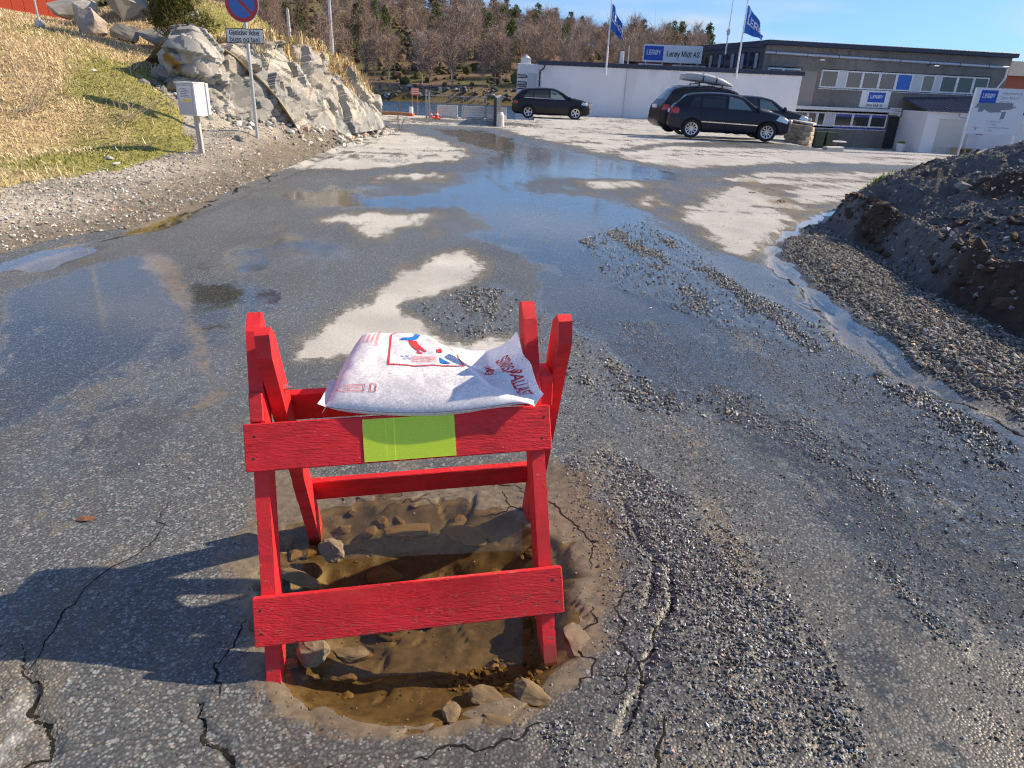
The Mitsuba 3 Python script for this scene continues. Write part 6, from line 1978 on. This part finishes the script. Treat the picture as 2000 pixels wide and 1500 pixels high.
# ------------------------------------------------------------------ cars
from scipy.interpolate import PchipInterpolator
mat('paint_navy', base_color=(.006, .009, .024), roughness=.3, specular=.3, clearcoat=.35, clearcoat_gloss=.95)
mat('paint_black', base_color=(.004, .004, .009), roughness=.3, specular=.3, clearcoat=.35, clearcoat_gloss=.95)
mat('paint_grey_blue', base_color=(.012, .016, .03), roughness=.3, specular=.3, clearcoat=.35, clearcoat_gloss=.95)
mat('car_glass', base_color=(.018, .024, .028), roughness=.02, specular=.8)
mat('car_glass_light', base_color=(.12, .18, .19), roughness=.04, specular=.8)
mat('tyre', base_color=(.018, .018, .019), roughness=.85)
mat('alloy', base_color=(.62, .62, .64), metallic=.85, roughness=.28)
mat('well_black', base_color=(.006, .006, .006), roughness=.9)
mat('lamp_red', base_color=(.42, .012, .012), roughness=.15, specular=.6, clearcoat=1.0)
mat('lamp_clear', base_color=(.50, .52, .55), metallic=.6, roughness=.12)
mat('trim_black', base_color=(.02, .02, .022), roughness=.5)
mat('chrome', base_color=(.75, .75, .76), metallic=1.0, roughness=.12)
mat('plate', base_color=(.70, .70, .70), roughness=.5)
mat('roof_box_grey', base_color=(.40, .41, .43), roughness=.3, specular=.6, clearcoat=.6)


def car(label, at, yaw, paint, top, W, wb, rear_oh, wheel_r, side_windows, shield, hatch, belt, roof_half, spokes=10, rails=False, extras=None, sx=1.0, glass_front='car_glass'):
    """A car heading along +x of its own frame, x = 0 at the rear bumper; top = roof silhouette points (x, z)."""
    k = thing('parked_car', label, 'car', None)
    R = rotz(yaw)
    t = np.asarray(at, float)
    tx, tz = np.array(top).T
    L = tx[-1]
    zt_ = PchipInterpolator(tx, tz)
    zb_ = PchipInterpolator([0, .25, .9, L - .9, L - .3, L], [.40, .24, .20, .20, .22, .30])
    pl_ = PchipInterpolator([0, .12, .5, 1.2, L - 1.2, L - .45, L - .12, L], [.76, .88, .97, 1, 1, .95, .82, .64])
    hw = W / 2

    def yside(x, z):
        f = np.interp(z, [.15, .32, .62, belt - .06, belt, 1.36, 1.75], [.93, .975, 1.0, .965, .93, roof_half / hw * 1.02, roof_half / hw * .82])
        return hw * pl_(x) * f

    xs_ = np.unique(np.r_[np.linspace(0, .3, 10), np.linspace(.3, L - .4, 64), np.linspace(L - .4, L, 12)])
    rings = []
    for x in xs_:
        zb, zt = float(zb_(x)), float(zt_(x))
        rc = min(.11, .4 * (zt - zb))
        half = [(0, zb), (.55 * yside(x, zb), zb), (.9 * yside(x, zb), zb + .01)]
        for z in np.linspace(zb + .05, zt - rc, 14):
            half.append((float(yside(x, z)), z))
        yo = float(yside(x, zt - rc))
        for a in np.linspace(.25, 1, 4) * np.pi / 2:
            half.append((yo - rc * 1.3 * (1 - math.cos(a)), zt - rc + rc * math.sin(a)))
        yt = half[-1][0]
        for u in (.75, .5, .25):
            half.append((yt * u, zt + .025 * (1 - u * u)))
        half.append((0, zt + .025))
        ring = half + [(-y, z) for y, z in half[-2:0:-1]]
        rings.append([(x, y, z) for y, z in ring])
    rings = np.array(rings)
    n, m = rings.shape[:2]
    V = rings.reshape(-1, 3)
    i, j = np.meshgrid(np.arange(n - 1), np.arange(m), indexing='ij')
    a, b, c, d = (i * m + j).ravel(), (i * m + (j + 1) % m).ravel(), ((i + 1) * m + (j + 1) % m).ravel(), ((i + 1) * m + j).ravel()
    F = [np.c_[a, b, c], np.c_[a, c, d]]
    V = np.vstack([V, rings[0].mean(0), rings[-1].mean(0)])
    jj = np.arange(m)
    F.append(np.c_[jj * 0 + n * m, (jj + 1) % m, jj])
    F.append(np.c_[jj * 0 + n * m + 1, (n - 1) * m + jj, (n - 1) * m + (jj + 1) % m])
    body = trimesh.Trimesh(V, np.vstack(F), process=False)
    if body.volume < 0:
        body.invert()
    axles = (rear_oh, rear_oh + wb)
    mb_ = m3.Manifold(m3.Mesh(vert_properties=body.vertices.astype(np.float32), tri_verts=body.faces.astype(np.uint32)))
    for ax in axles:
        for s in (-1, 1):
            cyl = m3.Manifold.cylinder(.42, wheel_r + .055, wheel_r + .055, 40).rotate((90, 0, 0)).translate((ax, hw + .15 if s > 0 else -hw + .27, wheel_r))
            mb_ = mb_ - cyl
    g = mb_.to_mesh()
    body = trimesh.Trimesh(np.array(g.vert_properties[:, :3]), np.array(g.tri_verts), process=True)
    put('body', xf(body, R, t), paint, k, smooth=35)

    def local(name, mesh, m_, parent=k, smooth=False):
        return put(name, xf(mesh, R, t), m_, parent, smooth=smooth)

    def on_side(name, poly, m_, off=.005, parent=k):
        r = None
        for s in (-1, 1):
            v2, f2 = trimesh.creation.triangulate_polygon(sg.Polygon(poly), engine='earcut')
            v3, f3 = trimesh.remesh.subdivide_to_size(np.c_[v2, v2[:, 0] * 0], f2, .15)
            y = yside(v3[:, 0], v3[:, 1]) + off
            r = local(name, trimesh.Trimesh(np.c_[v3[:, 0], s * y, v3[:, 1]], f3, process=False), m_, parent, True)
        return r

    for q in side_windows:
        on_side('window', q[0] if isinstance(q, tuple) and isinstance(q[0], list) else q, q[1] if isinstance(q, tuple) and isinstance(q[0], list) else 'car_glass')

    def on_top(name, x0, x1, w0, w1, m_, off=.006):
        u, v = np.meshgrid(np.linspace(0, 1, 14), np.linspace(-1, 1, 9), indexing='ij')
        x = x0 + (x1 - x0) * u
        ztv = zt_(x)
        yo = yside(x, ztv - .11) - .143
        y = v * yo * (w0 + (w1 - w0) * u)
        z = ztv + .025 * (1 - (y / np.maximum(yo, .1)) ** 2) + off
        q = (np.arange(13)[:, None] * 9 + np.arange(8)).ravel()
        return local(name, trimesh.Trimesh(np.stack([x, y, z], -1).reshape(-1, 3), np.vstack([np.c_[q, q + 9, q + 10], np.c_[q, q + 10, q + 1]]), process=False), m_, k, True)

    on_top('windscreen', *shield, 1.08, 1.0, 'car_glass')
    on_top('rear_window', *hatch, 1.0, .95, 'car_glass')
    # lamps, wrapped round the corners
    tl, hl = extras['tail'], extras['head']
    on_side('tail_lamp', tl, 'lamp_red', .008)
    on_side('headlight', hl, 'lamp_clear', .008)
    zf = extras.get('nose', .62)
    local('grille', box((L - .06, -.42, zf - .14), (L + .004, .42, zf + .03), .02), 'trim_black')
    local('number_plate', box((L + .005, -.26, .42), (L + .02, .26, .53)), 'plate')
    local('number_plate', box((-.012, -.26, extras.get('plate', .80)), (.05, .26, extras.get('plate', .80) + .12)), 'plate')
    for s in (-1, 1):
        local('headlight_front', box((L - .28, s * hw * .50, zf), (L - .02, s * hw * .80, zf + .15), .04), 'lamp_clear')
        mx_ = shield[1] - .12
        local('mirror', hull([(mx_ + dx, s * (hw * .93 + dy), belt + dz) for dx, dy, dz in ((-.02, 0, .0), (.10, .02, .02), (0, .20, .02), (.09, .19, .04), (0, .03, .15), (.08, .04, .12), (0, .19, .15), (.07, .19, .12))]), paint, k)
    if 'trim' in extras:
        on_side('trim_strip', extras['trim'], extras.get('trim_mat', 'chrome'), .012)
    if 'bumper' in extras:
        on_side('sill', extras['bumper'], 'trim_black', .006)
    for q in extras.get('handles', ()):
        on_side('door_handle', [(q[0], q[1]), (q[0] + .2, q[1] + .01), (q[0] + .2, q[1] + .045), (q[0], q[1] + .035)], paint, .03)
    for q in extras.get('gaps', ()):
        on_side('door_gap', q, 'well_black', .003)
    # wheels
    prof = [(wheel_r * .66, -.10), (wheel_r * .9, -.112), (wheel_r * .985, -.085), (wheel_r, -.04), (wheel_r, .04), (wheel_r * .985, .085), (wheel_r * .9, .112), (wheel_r * .66, .10), (wheel_r * .66, -.10)]
    tyre = trimesh.creation.revolve(np.array(prof), sections=36)
    rim = [trimesh.creation.revolve(np.array([(wheel_r * .56, -.09), (wheel_r * .67, -.105), (wheel_r * .70, -.09), (wheel_r * .67, -.02), (wheel_r * .56, -.09)]), sections=36)]
    for q in range(spokes):
        an = 2 * math.pi * q / spokes
        w_ = .019 if spokes > 7 else .034
        sp = hull([(r_, y_, z_) for r_, hw_ in ((wheel_r * .12, w_ * .8), (wheel_r * .60, w_)) for y_ in (-hw_ / 1.0, hw_) for z_ in (-.085 if r_ > .1 else -.075, -.045)])
        sp = xf(sp, rotz(an + .12))
        rim.append(sp)
    rim.append(xf(trimesh.creation.cylinder(.07, .05, sections=20), None, (0, 0, -.07)))
    rim = cat(rim)
    disc = trimesh.creation.cylinder(wheel_r * .64, .02, sections=28)
    for ax in axles:
        for s in (-1, 1):
            Q = np.array([[1, 0, 0], [0, 0, -s * -1.0], [0, s * -1.0, 0]]) if False else (np.array([[1.0, 0, 0], [0, 0, 1.0], [0, -1.0, 0]]) if s < 0 else np.array([[1.0, 0, 0], [0, 0, -1.0], [0, 1.0, 0]]))
            o = np.array([ax, s * (hw - .125), wheel_r])
            w = local('wheel', xf(tyre, Q, o), 'tyre', k, 40)
            local('rim', xf(rim, Q, o), 'alloy', w)
            local('brake_disc', xf(xf(disc, None, (0, 0, -.03)), Q, o), 'well_black', w)
    if rails:
        for s in (-1, 1):
            x0, x1 = hatch[1] + .15, shield[0] - .1
            xs2 = np.linspace(x0, x1, 7)
            y = yside(xs2, zt_(xs2) - .05) - .10
            local('roof_rail', path_rod([(a_, s * b_, float(zt_(a_)) + .045) for a_, b_ in zip(xs2, y)], .018, 6), 'chrome')
    return k, R, t, zt_


def ground_at(x, y):
    return float(base_z(np.array([x]), np.array([y]))[0])


# hatchback in front
yw = math.atan2(-.38, 2.43)
GT = [(0, .62), (.03, .88), (.10, 1.00), (.22, 1.12), (.55, 1.38), (.9, 1.455), (1.5, 1.485), (2.1, 1.455), (2.45, 1.38), (3.05, 1.03), (3.35, .965), (3.75, .88), (4.02, .76), (4.15, .62), (4.20, .45)]
rear = np.array([5.89, 25.55]) - rotz(yw)[:2, :2] @ np.array([.82, -.80])
car('dark blue hatchback with red tail lamps and ten spoke wheels, nearest of the parked cars', (rear[0], rear[1], .035), yw, 'paint_navy', GT, 1.76, 2.55, .82, .315,
    [[(.68, 1.02), (1.02, 1.02), (1.02, 1.36), (.84, 1.33)], [(1.08, 1.02), (1.88, 1.00), (1.86, 1.385), (1.10, 1.37)], ([(1.98, 1.00), (2.78, .98), (2.42, 1.30), (2.22, 1.37), (1.98, 1.39)], 'car_glass_light')],
    (2.42, 3.04), (.20, .56), .98, .60, 10, False,
    dict(tail=[(.055, .80), (.30, .78), (.36, .90), (.30, .985), (.10, 1.0)], head=[(3.60, .70), (4.02, .60), (4.0, .72), (3.72, .86)], nose=.60,
         trim=[(1.12, .545), (3.02, .50), (3.02, .53), (1.12, .578)], handles=((1.12, .86), (2.05, .84)), gaps=([(1.925, .32), (1.935, .32), (1.935, .98), (1.925, .98)], [(2.98, .34), (2.99, .34), (3.02, .95), (3.01, .95)], [(1.12, .60), (1.13, .60), (1.08, 1.0), (1.07, 1.0)])))
# big estate with the roof box behind it
ET = [(0, .62), (.04, .95), (.14, 1.10), (.30, 1.28), (.62, 1.62), (1.0, 1.69), (1.9, 1.72), (2.6, 1.69), (2.95, 1.60), (3.6, 1.16), (3.95, 1.09), (4.4, .98), (4.62, .84), (4.72, .66), (4.76, .45)]
yw2 = math.radians(6)
ek, eR, et, ez = car('dark estate car with a grey roof box behind the hatchback', (5.05, 28.6, .0), yw2, 'paint_black', ET, 1.90, 2.85, .95, .35,
    [[(.66, 1.14), (1.10, 1.12), (1.10, 1.50), (.92, 1.47)], [(1.18, 1.12), (2.16, 1.10), (2.14, 1.53), (1.20, 1.52)], [(2.26, 1.10), (3.30, 1.08), (2.86, 1.44), (2.55, 1.52), (2.26, 1.53)]],
    (2.92, 3.60), (.24, .60), 1.08, .66, 5, True,
    dict(tail=[(.06, .86), (.36, .88), (.42, .98), (.30, 1.06), (.12, 1.07)], head=[(4.15, .80), (4.55, .70), (4.5, .82), (4.25, .95)], nose=.68, plate=.92, bumper=[(.10, .40), (.55, .40), (.55, .55), (.10, .56)]))
rbx = thing('roof_box', 'pale grey roof box with dark straps on top of the dark estate car', 'roof box')
sec = []
for u in np.linspace(0, 1, 15):
    s_ = math.sin(np.pi * min(1, max(.02, u * 1.0))) ** .22 if u < .5 else math.sin(np.pi * min(.985, max(.5, u))) ** .45
    hgt = .40 * (1 - .42 * u) * max(s_, .18)
    wid = .39 * max(s_, .35)
    sec.append([(u * 2.05, wid * math.copysign(abs(math.cos(a)) ** .55, math.cos(a)), .07 + hgt * .5 + hgt * .5 * math.copysign(abs(math.sin(a)) ** .55, math.sin(a))) for a in np.linspace(0, 2 * np.pi, 25)[:-1]])
S_ = np.array(sec)
n, m = S_.shape[:2]
i, j = np.meshgrid(np.arange(n - 1), np.arange(m), indexing='ij')
a, b, c, d = (i * m + j).ravel(), (i * m + (j + 1) % m).ravel(), ((i + 1) * m + (j + 1) % m).ravel(), ((i + 1) * m + j).ravel()
Vb = np.vstack([S_.reshape(-1, 3), S_[0].mean(0), S_[-1].mean(0)])
jj = np.arange(m)
Fb_ = np.vstack([np.c_[a, d, c], np.c_[a, c, b], np.c_[jj * 0 + n * m, jj, (jj + 1) % m], np.c_[jj * 0 + n * m + 1, (n - 1) * m + (jj + 1) % m, (n - 1) * m + jj]])
pit = math.radians(5.0)
RP = eR @ np.array([[math.cos(pit), 0, math.sin(pit)], [0, 1, 0], [-math.sin(pit), 0, math.cos(pit)]])
ob_ = et + eR @ np.array([.95, .10, 1.86])
put('shell', xf(trimesh.Trimesh(Vb, Fb_, process=False), RP, ob_), 'roof_box_grey', rbx, smooth=45)
for u in (.72, 1.25):
    w_ = .405
    put('strap', xf(cat([box((u, -w_, .05), (u + .04, w_, .065)), box((u, -w_, .065), (u + .04, -w_ + .01, .30)), box((u, w_ - .01, .065), (u + .04, w_, .30)), box((u, -w_ + .05, .455 - .1 * u), (u + .04, w_ - .05, .465 - .1 * u))]), RP, ob_), 'trim_black', rbx)
for u in (.55, 1.45):
    p = eR @ np.array([.95 + u, 0, 0]) + et
    zz_ = float(ez(.95 + u))
    put('crossbar', xf(cat([rod((.95 + u, -.55, zz_ + .10), (.95 + u, .60, zz_ + .10), .02, n=8), rod((.95 + u, -.53, zz_ - .02), (.95 + u, -.53, zz_ + .1), .03, n=6), rod((.95 + u, .58, zz_ - .02), (.95 + u, .58, zz_ + .1), .03, n=6)]), eR, et), 'trim_black', rbx)
# third car beyond, its nose to the right
car('dark grey car whose nose shows beyond the hatchback, farthest right of the parked cars', (7.75, 31.2, -.02), math.radians(-4), 'paint_grey_blue', [(a_ * 1.0, b_ * 1.0) for a_, b_ in GT], 1.76, 2.55, .82, .315,
    [[(.68, 1.02), (1.02, 1.02), (1.02, 1.36), (.84, 1.33)], [(1.08, 1.02), (1.88, 1.00), (1.86, 1.385), (1.10, 1.37)], ([(1.98, 1.00), (2.78, .98), (2.42, 1.30), (2.22, 1.37), (1.98, 1.39)], 'car_glass_light')],
    (2.42, 3.04), (.20, .56), .98, .60, 7, False,
    dict(tail=[(.055, .80), (.30, .78), (.36, .90), (.30, .985), (.10, 1.0)], head=[(3.60, .70), (4.02, .60), (4.0, .72), (3.72, .86)], nose=.60))
# black off-roader alone in front of the white building
QT = [(0, .66), (.05, .98), (.14, 1.12), (.32, 1.30), (.66, 1.56), (1.05, 1.62), (1.9, 1.655), (2.45, 1.62), (2.80, 1.52), (3.45, 1.18), (3.8, 1.12), (4.25, 1.04), (4.48, .92), (4.58, .74), (4.63, .50)]
qk, qR, qt, qz = car('black sport utility car with round auxiliary lamps, parked alone before the white building', (-.72, 44.15, -.265), math.radians(1.5), 'paint_black', QT, 1.88, 2.81, .95, .365,
    [[(.66, 1.17), (1.22, 1.15), (1.22, 1.52), (.98, 1.49)], [(1.28, 1.15), (2.16, 1.13), (2.14, 1.55), (1.30, 1.54)], ([(2.24, 1.13), (3.08, 1.11), (2.72, 1.43), (2.48, 1.53), (2.24, 1.55)], 'car_glass_light')],
    (2.78, 3.44), (.24, .62), 1.11, .66, 5, True,
    dict(tail=[(.06, .78), (.30, .80), (.34, .92), (.10, .96)], head=[(4.05, .84), (4.46, .78), (4.42, .90), (4.15, 1.0)], nose=.70, trim=[(.70, 1.115), (3.1, 1.075), (3.1, 1.10), (.70, 1.142)]))
for y, z in ((-.50, .92), (-.18, .80), (.18, .80), (.50, .92), (-.30, .55)):
    put('spot_lamp', xf(cat([rod((4.60, y, z), (4.74, y, z), .10, .115, 16), rod((4.66, y, z - .1), (4.62, y, z - .28), .015, n=6)]), qR, qt), 'lamp_clear', qk)
